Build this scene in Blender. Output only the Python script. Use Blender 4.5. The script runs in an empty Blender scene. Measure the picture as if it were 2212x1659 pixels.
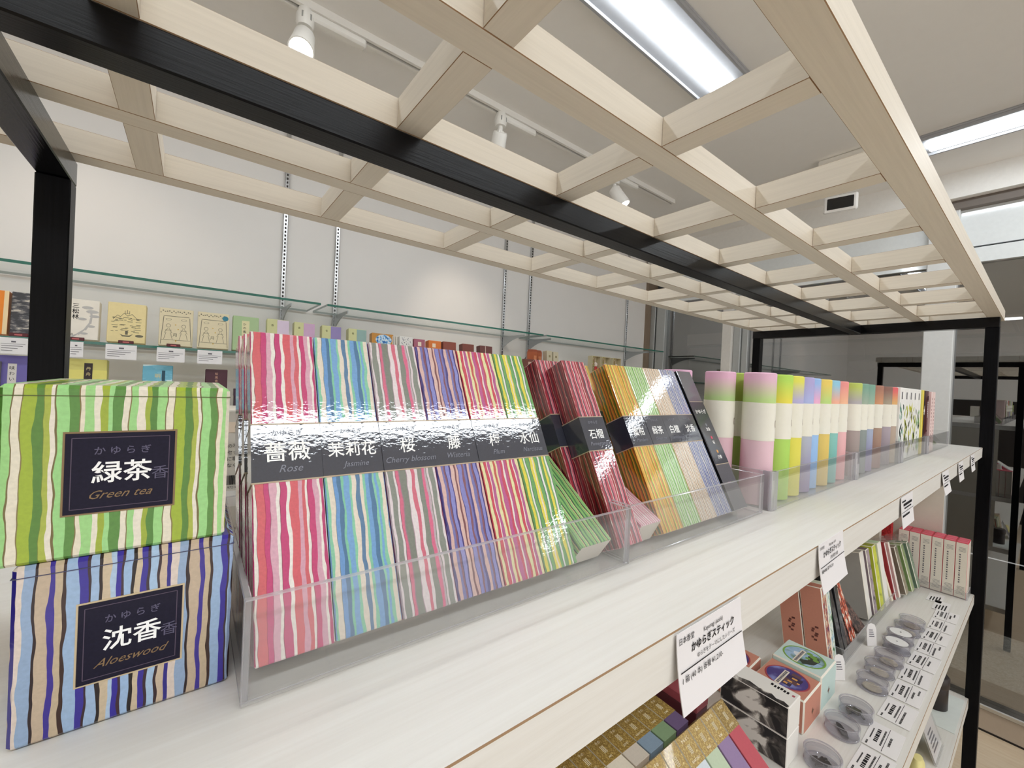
import bpy, bmesh, math, random
from mathutils import Matrix, Vector, Euler
random.seed(7)
SC = bpy.context.scene
COL = SC.collection
ZC = 1.45                       # lens height above the shop floor; every z below is measured from the lens height
R = math.radians

# ------------------------------------------------------------------ camera, world, exposure, room lamps
cam = bpy.data.cameras.new('camera')
cam.sensor_fit = 'HORIZONTAL'; cam.sensor_width = 36.0
cam.lens = 898.03 / 2212 * 36.0
cam.clip_start = 0.01
co = bpy.data.objects.new('camera', cam); COL.objects.link(co)
_y, _p, _r = R(52.44264), R(-0.44411), R(2.67696)
_f = Vector((math.cos(_y)*math.cos(_p), math.sin(_y)*math.cos(_p), math.sin(_p)))
_r0 = _f.cross(Vector((0, 0, 1))).normalized(); _u0 = _r0.cross(_f)
_rr = _r0*math.cos(_r) + _u0*math.sin(_r); _uu = -_r0*math.sin(_r) + _u0*math.cos(_r)
M = Matrix((( _rr.x, _uu.x, -_f.x, 0), (_rr.y, _uu.y, -_f.y, 0), (_rr.z, _uu.z, -_f.z, ZC), (0, 0, 0, 1)))
co.matrix_world = M
SC.camera = co
w = bpy.data.worlds.new('night'); SC.world = w; w.use_nodes = True  # added bright fill coming in through the open front, not a night sky
w.node_tree.nodes['Background'].inputs[0].default_value = (1.0, .965, .92, 1)
w.node_tree.nodes['Background'].inputs[1].default_value = 1.1
vs = SC.view_settings
vs.view_transform = 'Standard'; vs.look = 'None'; vs.gamma = 1.0; vs.use_curve_mapping = False
vs.exposure = 0.27
SC.display_settings.display_device = 'sRGB'
SC.cycles.max_bounces = 8; SC.cycles.diffuse_bounces = 5; SC.cycles.glossy_bounces = 4
SC.cycles.transparent_max_bounces = 24; SC.cycles.transmission_bounces = 4
SC.cycles.caustics_reflective = False; SC.cycles.caustics_refractive = False
SC.cycles.sample_clamp_indirect = 6.0
LED_STRENGTH = 15.5
LED_COLOR = (0.90, 0.96, 1.0)
SPOT_POWER = 7.0
SPOT_COLOR = (1.0, 0.86, 0.70)

# ------------------------------------------------------------------ materials
def lin(h):
    if isinstance(h, tuple): return h if len(h) == 4 else (*h, 1)
    h = h.lstrip('#'); v = [int(h[i:i+2], 16)/255 for i in (0, 2, 4)]
    return tuple(c/12.92 if c <= .04045 else ((c+.055)/1.055)**2.4 for c in v) + (1,)
MC = {}
def new_mat(name):
    m = bpy.data.materials.new(name); m.use_nodes = True
    nt = m.node_tree; nt.nodes.clear()
    return m, nt, nt.nodes, nt.links
def N(nodes, t, **kw):
    n = nodes.new(t)
    for k, v in kw.items(): setattr(n, k, v)
    return n
def finish(nodes, links, sh):
    o = nodes.new('ShaderNodeOutputMaterial'); links.new(sh, o.inputs[0])
def mat(col, rough=.5, spec=.5, metal=0, coat=0, mottle=.05, scale=60, emit=None):
    """plain painted / printed / metal surface with a faint procedural mottle"""
    key = ('p', str(col), rough, spec, metal, coat, mottle, scale, str(emit))
    if key in MC: return MC[key]
    m, nt, ns, ls = new_mat('surface_' + (col.lstrip('#') if isinstance(col, str) else 'mix'))
    b = N(ns, 'ShaderNodeBsdfPrincipled')
    c = lin(col)
    tc = N(ns, 'ShaderNodeTexCoord'); no = N(ns, 'ShaderNodeTexNoise'); no.inputs['Scale'].default_value = scale
    no.inputs['Detail'].default_value = 3
    ls.new(tc.outputs['Object'], no.inputs['Vector'])
    mx = N(ns, 'ShaderNodeMix', data_type='RGBA')
    mx.inputs[6].default_value = tuple(x*(1-mottle) for x in c[:3]) + (1,)
    mx.inputs[7].default_value = tuple(min(1, x*(1+mottle)) for x in c[:3]) + (1,)
    ls.new(no.outputs[0], mx.inputs[0]); ls.new(mx.outputs[2], b.inputs['Base Color'])
    b.inputs['Roughness'].default_value = rough; b.inputs['Specular IOR Level'].default_value = spec
    b.inputs['Metallic'].default_value = metal
    b.inputs['Coat Weight'].default_value = coat; b.inputs['Coat Roughness'].default_value = .06
    if emit: b.inputs['Emission Color'].default_value = lin(emit[0]); b.inputs['Emission Strength'].default_value = emit[1]
    finish(ns, ls, b.outputs[0]); MC[key] = m
    return m
def wood(name, c1, c2, rough=.5, grain='x', stretch=30, spec=.4, bump=.1):
    if name in MC: return MC[name]
    m, nt, ns, ls = new_mat(name)
    tc = N(ns, 'ShaderNodeTexCoord'); mp = N(ns, 'ShaderNodeMapping')
    s = {'x': (3, stretch*4, stretch*4), 'y': (stretch*4, 3, stretch*4), 'z': (stretch*4, stretch*4, 3)}[grain]
    mp.inputs['Scale'].default_value = s
    ls.new(tc.outputs['Object'], mp.inputs[0])
    no = N(ns, 'ShaderNodeTexNoise'); no.inputs['Scale'].default_value = 2.2; no.inputs['Detail'].default_value = 6; no.inputs['Roughness'].default_value = .65
    ls.new(mp.outputs[0], no.inputs['Vector'])
    rp = N(ns, 'ShaderNodeValToRGB'); rp.color_ramp.elements[0].color = lin(c1); rp.color_ramp.elements[1].color = lin(c2)
    rp.color_ramp.elements[0].position = .36; rp.color_ramp.elements[1].position = .6
    ls.new(no.outputs[0], rp.inputs[0])
    b = N(ns, 'ShaderNodeBsdfPrincipled'); ls.new(rp.outputs[0], b.inputs['Base Color'])
    b.inputs['Roughness'].default_value = rough; b.inputs['Specular IOR Level'].default_value = spec
    bp = N(ns, 'ShaderNodeBump'); bp.inputs['Strength'].default_value = bump; bp.inputs['Distance'].default_value = .001
    ls.new(no.outputs[0], bp.inputs['Height']); ls.new(bp.outputs[0], b.inputs['Normal'])
    finish(ns, ls, b.outputs[0]); MC[name] = m
    return m
def emis(name, col, s):
    if name in MC: return MC[name]
    m, nt, ns, ls = new_mat(name)
    e = N(ns, 'ShaderNodeEmission'); e.inputs[0].default_value = lin(col) if isinstance(col, str) else (*col, 1); e.inputs[1].default_value = s
    finish(ns, ls, e.outputs[0]); MC[name] = m
    return m
def glassy(name, tint, gl0, gl1, rough=.02, haze=0, hazecol=(.8, .82, .85)):
    """thin clear sheet: tinted see-through + sharp reflection growing towards grazing view + optional milky haze"""
    if name in MC: return MC[name]
    m, nt, ns, ls = new_mat(name)
    t = N(ns, 'ShaderNodeBsdfTransparent'); t.inputs[0].default_value = (*tint, 1)
    g = N(ns, 'ShaderNodeBsdfGlossy'); g.inputs['Roughness'].default_value = rough
    lw = N(ns, 'ShaderNodeLayerWeight'); lw.inputs[0].default_value = .5
    pw = N(ns, 'ShaderNodeMath', operation='POWER'); pw.inputs[1].default_value = 4.0
    mr = N(ns, 'ShaderNodeMath', operation='MULTIPLY_ADD'); mr.inputs[1].default_value = gl1 - gl0; mr.inputs[2].default_value = gl0
    ls.new(lw.outputs['Facing'], pw.inputs[0]); ls.new(pw.outputs[0], mr.inputs[0])
    base = t.outputs[0]
    if haze:
        d = N(ns, 'ShaderNodeBsdfDiffuse'); d.inputs[0].default_value = (*hazecol, 1)
        mh = N(ns, 'ShaderNodeMixShader'); mh.inputs[0].default_value = haze
        ls.new(t.outputs[0], mh.inputs[1]); ls.new(d.outputs[0], mh.inputs[2]); base = mh.outputs[0]
    mx = N(ns, 'ShaderNodeMixShader'); ls.new(mr.outputs[0], mx.inputs[0]); ls.new(base, mx.inputs[1]); ls.new(g.outputs[0], mx.inputs[2])
    finish(ns, ls, mx.outputs[0]); MC[name] = m
    return m
def stripes(name, seq, wob=.5, off=0.0, wrap=1.0, mir=False, rough=.42):
    """hand-dyed paper: wavering stripes running up the box (u = metres round the box, v = metres up it). seq: 'hex:mm hex:mm ...'"""
    key = 's_' + name
    if key in MC: return MC[key]
    S = [(a.split(':')[0], float(a.split(':')[1])*.84) for a in seq.split()]
    P = sum(x[1] for x in S)/1000
    m, nt, ns, ls = new_mat('striped_paper_' + name)
    uv = N(ns, 'ShaderNodeUVMap'); uv.uv_map = 'UVMap'
    sp = N(ns, 'ShaderNodeSeparateXYZ'); ls.new(uv.outputs[0], sp.inputs[0])
    mp = N(ns, 'ShaderNodeMapping'); mp.inputs['Scale'].default_value = (190, 75, 1); mp.inputs['Location'].default_value = (off*50+3, off*31+7, 0)
    ls.new(uv.outputs[0], mp.inputs[0])
    no = N(ns, 'ShaderNodeTexNoise', noise_dimensions='2D'); no.inputs['Scale'].default_value = 1.0; no.inputs['Detail'].default_value = 1.5
    ls.new(mp.outputs[0], no.inputs['Vector'])
    a = N(ns, 'ShaderNodeMath', operation='MULTIPLY_ADD'); a.inputs[1].default_value = .0042*wob; a.inputs[2].default_value = -.0021*wob + off/1000 + 10*P
    ls.new(no.outputs[0], a.inputs[0])
    ad = N(ns, 'ShaderNodeMath', operation='ADD'); ls.new(a.outputs[0], ad.inputs[0]); ls.new(sp.outputs[0], ad.inputs[1])
    dv = N(ns, 'ShaderNodeMath', operation='DIVIDE'); dv.inputs[1].default_value = P; ls.new(ad.outputs[0], dv.inputs[0])
    fr = N(ns, 'ShaderNodeMath', operation='FRACT'); ls.new(dv.outputs[0], fr.inputs[0])
    rp = N(ns, 'ShaderNodeValToRGB'); rp.color_ramp.interpolation = 'CONSTANT'
    el = rp.color_ramp.elements; pos = 0; first = True
    while len(el) > 1: el.remove(el[0])
    for c, mm in S[:32]:
        if first: e = el[0]; e.position = 0; first = False
        else: e = el.new(pos)
        e.color = lin(c); pos += mm/1000/P
    ls.new(fr.outputs[0], rp.inputs[0])
    n2 = N(ns, 'ShaderNodeTexNoise', noise_dimensions='2D'); n2.inputs['Scale'].default_value = 700; n2.inputs['Detail'].default_value = 2
    ls.new(uv.outputs[0], n2.inputs['Vector'])
    mx = N(ns, 'ShaderNodeMix', data_type='RGBA', blend_type='MULTIPLY'); mx.inputs[0].default_value = .22
    ls.new(rp.outputs[0], mx.inputs[6]); ls.new(n2.outputs[0], mx.inputs[7])
    b = N(ns, 'ShaderNodeBsdfPrincipled'); ls.new(mx.outputs[2], b.inputs['Base Color'])
    b.inputs['Roughness'].default_value = rough; b.inputs['Specular IOR Level'].default_value = .25
    film(ns, ls, b, uv, wrap)
    finish(ns, ls, b.outputs[0]); MC[key] = m
    return m
def film(ns, ls, b, uv, wrap):
    """shrink-wrap film: a clear coat with small puckers"""
    b.inputs['Coat Weight'].default_value = wrap; b.inputs['Coat Roughness'].default_value = .03; b.inputs['Coat IOR'].default_value = 1.75
    mp = N(ns, 'ShaderNodeMapping'); mp.inputs['Scale'].default_value = (260, 420, 1); ls.new(uv.outputs[0], mp.inputs[0])
    n3 = N(ns, 'ShaderNodeTexNoise', noise_dimensions='2D'); n3.inputs['Scale'].default_value = 1; n3.inputs['Detail'].default_value = 2.5
    ls.new(mp.outputs[0], n3.inputs['Vector'])
    bp = N(ns, 'ShaderNodeBump'); bp.inputs['Strength'].default_value = .075; bp.inputs['Distance'].default_value = .0006
    ls.new(n3.outputs[0], bp.inputs['Height']); ls.new(bp.outputs[0], b.inputs['Coat Normal'])
def filmed(name, col, wrap=1.0, rough=.5, spec=.4):
    key = 'f_' + name
    if key in MC: return MC[key]
    m, nt, ns, ls = new_mat('wrapped_' + name)
    uv = N(ns, 'ShaderNodeUVMap'); uv.uv_map = 'UVMap'
    n2 = N(ns, 'ShaderNodeTexNoise', noise_dimensions='2D'); n2.inputs['Scale'].default_value = 900; ls.new(uv.outputs[0], n2.inputs['Vector'])
    mx = N(ns, 'ShaderNodeMix', data_type='RGBA'); c = lin(col)
    mx.inputs[6].default_value = tuple(x*.75 for x in c[:3])+(1,); mx.inputs[7].default_value = tuple(min(1, x*1.25) for x in c[:3])+(1,)
    ls.new(n2.outputs[0], mx.inputs[0])
    b = N(ns, 'ShaderNodeBsdfPrincipled'); ls.new(mx.outputs[2], b.inputs['Base Color']); b.inputs['Roughness'].default_value = rough; b.inputs['Specular IOR Level'].default_value = spec
    film(ns, ls, b, uv, wrap)
    finish(ns, ls, b.outputs[0]); MC[key] = m
    return m
def fade(name, cols, axis=2, rough=.55):
    """printed paper whose ink fades from one colour to the next along the object's height (0..1 generated)"""
    key = 'g_' + name
    if key in MC: return MC[key]
    m, nt, ns, ls = new_mat('faded_print_' + name)
    tc = N(ns, 'ShaderNodeTexCoord'); sp = N(ns, 'ShaderNodeSeparateXYZ'); ls.new(tc.outputs['Generated'], sp.inputs[0])
    rp = N(ns, 'ShaderNodeValToRGB'); el = rp.color_ramp.elements
    while len(el) > 1: el.remove(el[0])
    for i, (c, p) in enumerate(cols):
        e = el[0] if i == 0 else el.new(p)
        e.position = p; e.color = lin(c)
    ls.new(sp.outputs[axis], rp.inputs[0])
    b = N(ns, 'ShaderNodeBsdfPrincipled'); ls.new(rp.outputs[0], b.inputs['Base Color']); b.inputs['Roughness'].default_value = rough
    b.inputs['Specular IOR Level'].default_value = .25
    finish(ns, ls, b.outputs[0]); MC[key] = m
    return m
def blotch(name, cols, scale=(60, 60, 60), detail=4, rough=.5, interp='CONSTANT', coat=0, dist=0.0):
    """printed picture / ink wash / foil: a noise cut into tones. cols: [(hex, pos)]"""
    key = 'b_' + name
    if key in MC: return MC[key]
    m, nt, ns, ls = new_mat('printed_' + name)
    tc = N(ns, 'ShaderNodeTexCoord'); mp = N(ns, 'ShaderNodeMapping'); mp.inputs['Scale'].default_value = scale
    ls.new(tc.outputs['Object'], mp.inputs[0])
    no = N(ns, 'ShaderNodeTexNoise'); no.inputs['Scale'].default_value = 1; no.inputs['Detail'].default_value = detail; no.inputs['Distortion'].default_value = dist
    ls.new(mp.outputs[0], no.inputs['Vector'])
    rp = N(ns, 'ShaderNodeValToRGB'); rp.color_ramp.interpolation = interp; el = rp.color_ramp.elements
    while len(el) > 1: el.remove(el[0])
    for i, (c, p) in enumerate(cols):
        e = el[0] if i == 0 else el.new(p)
        e.position = p; e.color = lin(c)
    ls.new(no.outputs[0], rp.inputs[0])
    b = N(ns, 'ShaderNodeBsdfPrincipled'); ls.new(rp.outputs[0], b.inputs['Base Color']); b.inputs['Roughness'].default_value = rough
    b.inputs['Coat Weight'].default_value = coat
    finish(ns, ls, b.outputs[0]); MC[key] = m
    return m

# ------------------------------------------------------------------ mesh building
class MB:
    def __init__(s): s.v = []; s.f = []; s.m = []; s.uv = []
    def add(s, vs, fs, mi=0, mx=None, uvs=None):
        n = len(s.v)
        s.v += [tuple(mx @ Vector(p)) if mx else tuple(p) for p in vs]
        for i, f in enumerate(fs):
            s.f.append([n+k for k in f]); s.m.append(mi[i] if isinstance(mi, (list, tuple)) else mi)
            s.uv.append(uvs[i] if uvs else [(vs[k][0]+vs[k][1], vs[k][2]) for k in f])
        return s
    def box(s, x0, x1, y0, y1, z0, z1, mi=0, ch=0, edge=None, mx=None, fm=None):
        """box with optional small chamfer; edge = material slot of the chamfers; fm = {face: slot}, faces -x +x -y +y -z +z"""
        lo = (x0, y0, z0); hi = (x1, y1, z1)
        w = x1-x0; d = y1-y0; h = z1-z0
        idx = {}; V = []
        for sx in (0, 1):
            for sy in (0, 1):
                for sz in (0, 1):
                    c = (sx, sy, sz)
                    for k in range(3):
                        p = [(hi[i] if c[i] else lo[i]) for i in range(3)]
                        for i in range(3):
                            if i != k: p[i] += -ch if c[i] else ch
                        if ch == 0 and k: idx[(c, k)] = idx[(c, 0)]
                        else: idx[(c, k)] = len(V); V.append(p)
        F = []; MI = []; UV = []
        def uvf(p, k, sd):
            x, y, z = p[0]-x0, p[1]-y0, p[2]-z0
            if k == 0: return (w+y, z) if sd else (-y, z)
            if k == 1: return (x, z) if not sd else (2*w+d-x, z)
            return (x, h+y) if sd else (x, -y)
        def cc(k, sd, a, b):
            c = [0, 0, 0]; c[k] = sd; o = [i for i in range(3) if i != k]; c[o[0]] = a; c[o[1]] = b; return tuple(c)
        for k in range(3):
            for sd in (0, 1):
                q = [cc(k, sd, 0, 0), cc(k, sd, 1, 0), cc(k, sd, 1, 1), cc(k, sd, 0, 1)]
                if (sd == 0) != (k == 1): q = q[::-1]
                f = [idx[(c, k)] for c in q]; F.append(f)
                nm = ('-', '+')[sd] + 'xyz'[k]
                MI.append(fm[nm] if fm and nm in fm else mi); UV.append([uvf(V[i], k, sd) for i in f])
        if ch:
            em = mi if edge is None else edge
            mid = [(x0+x1)/2, (y0+y1)/2, (z0+z1)/2]
            def put(f, kk, sd):
                a, b, c = (Vector(V[i]) for i in f[:3])
                n = (b-a).cross(c-a); g = sum((Vector(V[i]) for i in f), Vector())/len(f) - Vector(mid)
                if n.dot(g) < 0: f = f[::-1]
                F.append(f); MI.append(em); UV.append([uvf(V[i], kk, sd) for i in f])
            for k in range(3):
                for l in range(k+1, 3):
                    m_ = 3-k-l
                    for a in (0, 1):
                        for b in (0, 1):
                            c0 = [0, 0, 0]; c0[k] = a; c0[l] = b; c1 = c0[:]; c1[m_] = 1
                            c0 = tuple(c0); c1 = tuple(c1)
                            put([idx[(c0, k)], idx[(c1, k)], idx[(c1, l)], idx[(c0, l)]], k, a)
            for sx in (0, 1):
                for sy in (0, 1):
                    for sz in (0, 1):
                        c = (sx, sy, sz); put([idx[(c, 0)], idx[(c, 1)], idx[(c, 2)]], 1, sy)
        return s.add(V, F, MI, mx, UV)
    def quad(s, pts, mi=0, mx=None, uvs=None): return s.add(pts, [list(range(len(pts)))], mi, mx, [uvs] if uvs else None)
    def lathe(s, prof, seg=24, mi=0, mx=None, sx=1, sy=1):
        V = []; F = []; MI = []
        rings = []
        for r, z in prof:
            if r <= 1e-7: rings.append([len(V)]); V.append((0, 0, z))
            else:
                rings.append([len(V)+i for i in range(seg)])
                V += [(r*sx*math.cos(2*math.pi*i/seg), r*sy*math.sin(2*math.pi*i/seg), z) for i in range(seg)]
        for j in range(len(rings)-1):
            a, b = rings[j], rings[j+1]
            mm = mi[j] if isinstance(mi, (list, tuple)) else mi
            for i in range(seg):
                k = (i+1) % seg
                if len(a) == 1 and len(b) == 1: continue
                if len(a) == 1: F.append([a[0], b[k], b[i]])
                elif len(b) == 1: F.append([a[i], a[k], b[0]])
                else: F.append([a[i], a[k], b[k], b[i]])
                MI.append(mm)
        return s.add(V, F, MI, mx)
    def tube(s, p, q, r, seg=12, mi=0, r2=None):
        p = Vector(p); q = Vector(q); d = q-p; L = d.length
        mx = Matrix.Translation(p) @ d.to_track_quat('Z', 'Y').to_matrix().to_4x4()
        return s.lathe([(0, 0), (r, 0), (r2 or r, L), (0, L)], seg, mi, mx)
    def prism(s, pts, z0, z1, mi=0, mx=None):
        n = len(pts)
        V = [(x, y, z0) for x, y in pts] + [(x, y, z1) for x, y in pts]
        F = [list(range(n))[::-1], list(range(n, 2*n))] + [[i, (i+1) % n, n+(i+1) % n, n+i] for i in range(n)]
        return s.add(V, F, mi, mx)
    def text(s, body, size, x, y, mi=0, mx=None, align='C', shear=0, bold=0, squash=1.0):
        V, F = glyphs(body, bold)
        if not V: return s
        x0 = min(p[0] for p in V); x1 = max(p[0] for p in V)
        ox = {'C': -(x0+x1)/2, 'L': -x0, 'R': -x1}[align]
        P = [((px+ox+shear*py)*size*squash + x, py*size + y, 0) for px, py in V]
        return s.add(P, F, mi, mx)
    def build(s, name, mats, parent=None, smooth=False, loc=None, fix=False):
        me = bpy.data.meshes.new(name)
        me.from_pydata(s.v, [], s.f)
        ul = me.uv_layers.new(name='UVMap'); i = 0
        fl = [c for u in s.uv for q in u for c in q]
        ul.data.foreach_set('uv', fl)
        for m in (mats if isinstance(mats, (list, tuple)) else [mats]): me.materials.append(m)
        me.polygons.foreach_set('material_index', s.m)
        if fix:
            b = bmesh.new(); b.from_mesh(me); bmesh.ops.recalc_face_normals(b, faces=b.faces); b.to_mesh(me); b.free()
        if smooth:
            me.polygons.foreach_set('use_smooth', [True]*len(me.polygons))
            me.set_sharp_from_angle(angle=R(40))
        me.update()
        o = bpy.data.objects.new(name, me); COL.objects.link(o)
        if parent: o.parent = parent
        elif loc is None: o.location = (0, 0, ZC)
        if loc is not None: o.location = loc
        return o
_G = {}
def glyphs(body, bold=0):
    k = (body, bold)
    if k in _G: return _G[k]
    c = bpy.data.curves.new('glyphs', 'FONT'); c.body = body; c.size = 1; c.resolution_u = 2; c.offset = bold
    c.fill_mode = 'FRONT'
    o = bpy.data.objects.new('glyphs', c); COL.objects.link(o)
    dg = bpy.context.evaluated_depsgraph_get(); dg.update()
    me = bpy.data.meshes.new_from_object(o.evaluated_get(dg))
    V = [(v.co.x, v.co.y) for v in me.vertices]; F = [list(p.vertices) for p in me.polygons]
    for i, p in enumerate(me.polygons):
        if p.normal.z < 0: F[i] = F[i][::-1]
    bpy.data.objects.remove(o); bpy.data.meshes.remove(me); bpy.data.curves.remove(c)
    _G[k] = (V, F)
    return _G[k]
FRONT = Matrix(((1, 0, 0, 0), (0, 0, -1, 0), (0, 1, 0, 0), (0, 0, 0, 1)))      # text plane -> faces -Y, reads along +X, up +Z
def front(y, dx=0, dz=0): return Matrix.Translation((dx, y, dz)) @ FRONT
def tag(o, label, cat, group=None):
    o['label'] = label; o['category'] = cat
    if group: o['group'] = group
    return o
def thing(name, label, cat, loc, rot=(0, 0, 0), group=None):
    o = bpy.data.objects.new(name, None); COL.objects.link(o)
    o.empty_display_size = .02
    o.location = (loc[0], loc[1], loc[2]+ZC); o.rotation_euler = rot
    return tag(o, label, cat, group)
def struct(name, mb, m, smooth=False):
    o = mb.build(name, m, smooth=smooth); o['kind'] = 'structure'
    return o
def dup(root, loc, rot=None, label=None):
    """a copy of a thing with copies of its parts and sub-parts"""
    def cp(o, par):
        c = o.copy(); COL.objects.link(c); c.parent = par
        for ch in o.children: cp(ch, c)
        return c
    r = root.copy(); COL.objects.link(r)
    r.location = (loc[0], loc[1], loc[2]+ZC)
    if rot is not None: r.rotation_euler = rot
    if label: r['label'] = label
    for ch in root.children: cp(ch, r)
    return r
ORD = ['first', 'second', 'third', 'fourth', 'fifth', 'sixth', 'seventh', 'eighth', 'ninth', 'tenth', 'eleventh', 'twelfth', 'thirteenth', 'fourteenth', 'fifteenth']

# common materials
WHITE = mat('#f1efea', .6, .3, mottle=.02)
PAPER = mat('#f3f1f2', .7, .2, mottle=.02)
INK = mat('#1c1a1e', .6, .2)
INKGREY = mat('#6b6870', .6, .2)
WLETTER = mat('#ffffff', .45, .3, mottle=.0)
GOLDTXT = mat('#a48a5c', .45, .5, metal=.3)
GREYTXT = mat('#7d7f8c', .5, .5)
STEEL = mat('#c9cbcd', .22, .5, metal=1)
WALL = mat('#eeecea', .75, .25, mottle=.02, scale=8)
CEIL = mat('#f4f2ef', .8, .2, mottle=.015, scale=30)
PALE = wood('whitewashed_ash', '#dcd3c4', '#e3dacb', .5, 'x', 30)
PALEY = wood('whitewashed_ash_cross', '#dcd3c4', '#e3dacb', .5, 'y', 30)
SHELF = wood('whitewashed_ash_board', '#e5e2dc', '#eae8e3', .42, 'x', 24, bump=.12)
BROWNEDGE = mat('#9a7b5c', .6, .2)
BLACKWOOD = wood('black_stained_wood', '#060608', '#0c0c10', .3, 'x', 40, spec=.22, bump=.25)
BLACKWOODZ = wood('black_stained_wood_post', '#060608', '#0c0c10', .35, 'z', 40, spec=.12, bump=.25)
ACRYL = glassy('clear_acrylic', (.985, .985, .985), .04, .5, haze=.05, hazecol=(.9, .9, .9))
ACEDGE = glassy('acrylic_cut_edge', (.80, .79, .82), .12, .7, .08, haze=.35, hazecol=(.80, .79, .82))
GLASS = glassy('shelf_glass', (.97, .985, .978), .03, .3)
GLEDGE = mat('#1f6b5c', .15, .6, coat=.5)
NAVY = filmed('navy_label', '#272a3a', 1.0)
NAVYPLAIN = mat('#1f2035', .5, .3)

# ------------------------------------------------------------------ room shell
XW = 2.84      # the shop-front plane
YB = 1.95      # the back wall
ZF = -1.45; ZT = 1.05
XL, YF = -2.3, -2.7
struct('floor', MB().box(XL, XW, YF, YB, ZF-.05, ZF), wood('warm_oak_floor', '#dcc7aa', '#e4d2b8', .35, 'y', 8))
struct('ceiling', MB().box(XL, XW, YF, YB, ZT, ZT+.05), CEIL)
struct('wall_back', MB().box(XL, XW-.06, YB, YB+.08, ZF, ZT), WALL)
struct('wall_left', MB().box(XL-.08, XL, YF, YB, ZF, ZT), WALL)
struct('unseen_dark_panel', MB().box(XL, XL+.01, YF, YB, ZF, .03), mat('#2a2420', .7))                                # unseen dark panel, added to darken the low part of the window reflection
struct('wall_front', MB().box(XL, XW, YF-.08, YF, .85, ZT), WALL)       # only a header: front left open to let in the added world fill
struct('trim_1', MB().box(XW-.07, XW+.05, 1.925, YB+.08, ZF, ZT), mat('#8d7c6b', .6))                     # brown corner jamb
ALU = mat('#b9bcbc', .4, .5, metal=.35)
wf = MB()
for y0, y1 in ((1.885, 1.925), (1.80, 1.872)): wf.box(XW-.03, XW+.04, y0, y1, ZF, .64, 0, .002)
struct('trim_2', wf, ALU)                                                                                  # jamb profiles of the glazing
struct('trim_3', MB().box(XW-.06, XW+.06, 1.292, 1.353, ZF, ZT, 0, .002), mat('#e4e1dc', .6))              # white pillar face
struct('trim_4', MB().box(XW-.02, XW+.05, 1.206, 1.243, ZF, .64, 0, .002).box(XW-.035, XW+.05, 1.246, 1.29, ZF, .64, 0, .002), ALU)
struct('trim_5', MB().box(XW-.05, XW+.06, .29, .392, ZF, ZT, 0, .003), mat('#dddfdf', .5))                  # white pillar behind the shelf end
struct('trim_6', MB().box(XW-.02, XW+.05, YF, 1.925, ZF, ZF+.10, 0, .002), mat('#b7aa9b', .55))             # plinth below the glazing
struct('trim_7', MB().box(XW-.035, XW+.06, YF, 1.925, ZF+.10, ZF+.122, 0, .004), STEEL)                    # sill rail
struct('trim_8', MB().box(XW-.022, XW+.05, YF, 1.925, ZF, ZF+.008), mat('#1a1512', .6))                    # dark joint at the floor
struct('trim_9', MB().box(XW-.10, XW+.06, YF, 1.925, .93, ZT), mat('#eceae6', .6))                         # white bulkhead
struct('trim_10', MB().box(XW-.06, XW+.06, YF, 1.925, .89, .93), mat('#6d635b', .5))                       # brown transom rail
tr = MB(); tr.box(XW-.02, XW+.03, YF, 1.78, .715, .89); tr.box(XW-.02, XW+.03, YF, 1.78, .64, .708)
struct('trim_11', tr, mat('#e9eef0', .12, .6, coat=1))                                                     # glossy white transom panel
struct('trim_12', MB().box(XW-.005, XW+.03, YF, 1.78, .708, .715), mat('#30343a', .5))
def pane(n, y0, y1):
    o = MB().box(XW+.004, XW+.012, y0, y1, ZF+.122, .64).build('window_%d' % n, glassy('shopfront_glass', (.66, .67, .68), .32, .85, .01))
    o['kind'] = 'structure'
    return o
pane(1, 1.353, 1.80); pane(2, .392, 1.206); pane(3, YF, .29)
# outside the shop front: an unlit arcade
DARK = mat('#1c1a1a', .8, .2)
struct('ground', MB().box(XW+.06, 3.36, -3.5, 3.5, ZF-.06, ZF-.01), mat('#5d5853', .8, .2, scale=120))
struct('ground', MB().box(3.36, 4.1, -3.5, 3.5, ZF-.06, ZF-.01), blotch('terrazzo', [('#a7a59d', 0), ('#c5c3ba', .42), ('#deddd5', .56), ('#8e8c85', .66)], (90, 90, 90), 3, .7))
struct('ground', MB().box(4.1, 6.0, -3.5, 3.5, ZF-.06, ZF-.01), DARK)
struct('wall_outside', MB().box(6.0, 6.1, -3.5, 3.5, ZF, 2.0).box(XW+.06, 6.0, 3.4, 3.5, ZF, 2.0).box(XW+.06, 6.0, -3.5, -3.4, ZF, 2.0).box(XW+.0, XW+.06, -3.5, YF, ZF, 2.0), mat('#1c1917', .8, .2))
struct('trim_13', MB().box(5.92, 6.0, -3.4, 3.4, .66, .82), mat('#8f8172', .7)) 
struct('trim_14', MB().box(5.95, 6.0, -3.4, 3.4, .48, .62), mat('#6a5f55', .7))
struct('ceiling_outside', MB().box(XW+.06, 6.1, -3.5, 3.5, 1.35, 1.4), mat('#6d706f', .7))

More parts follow.
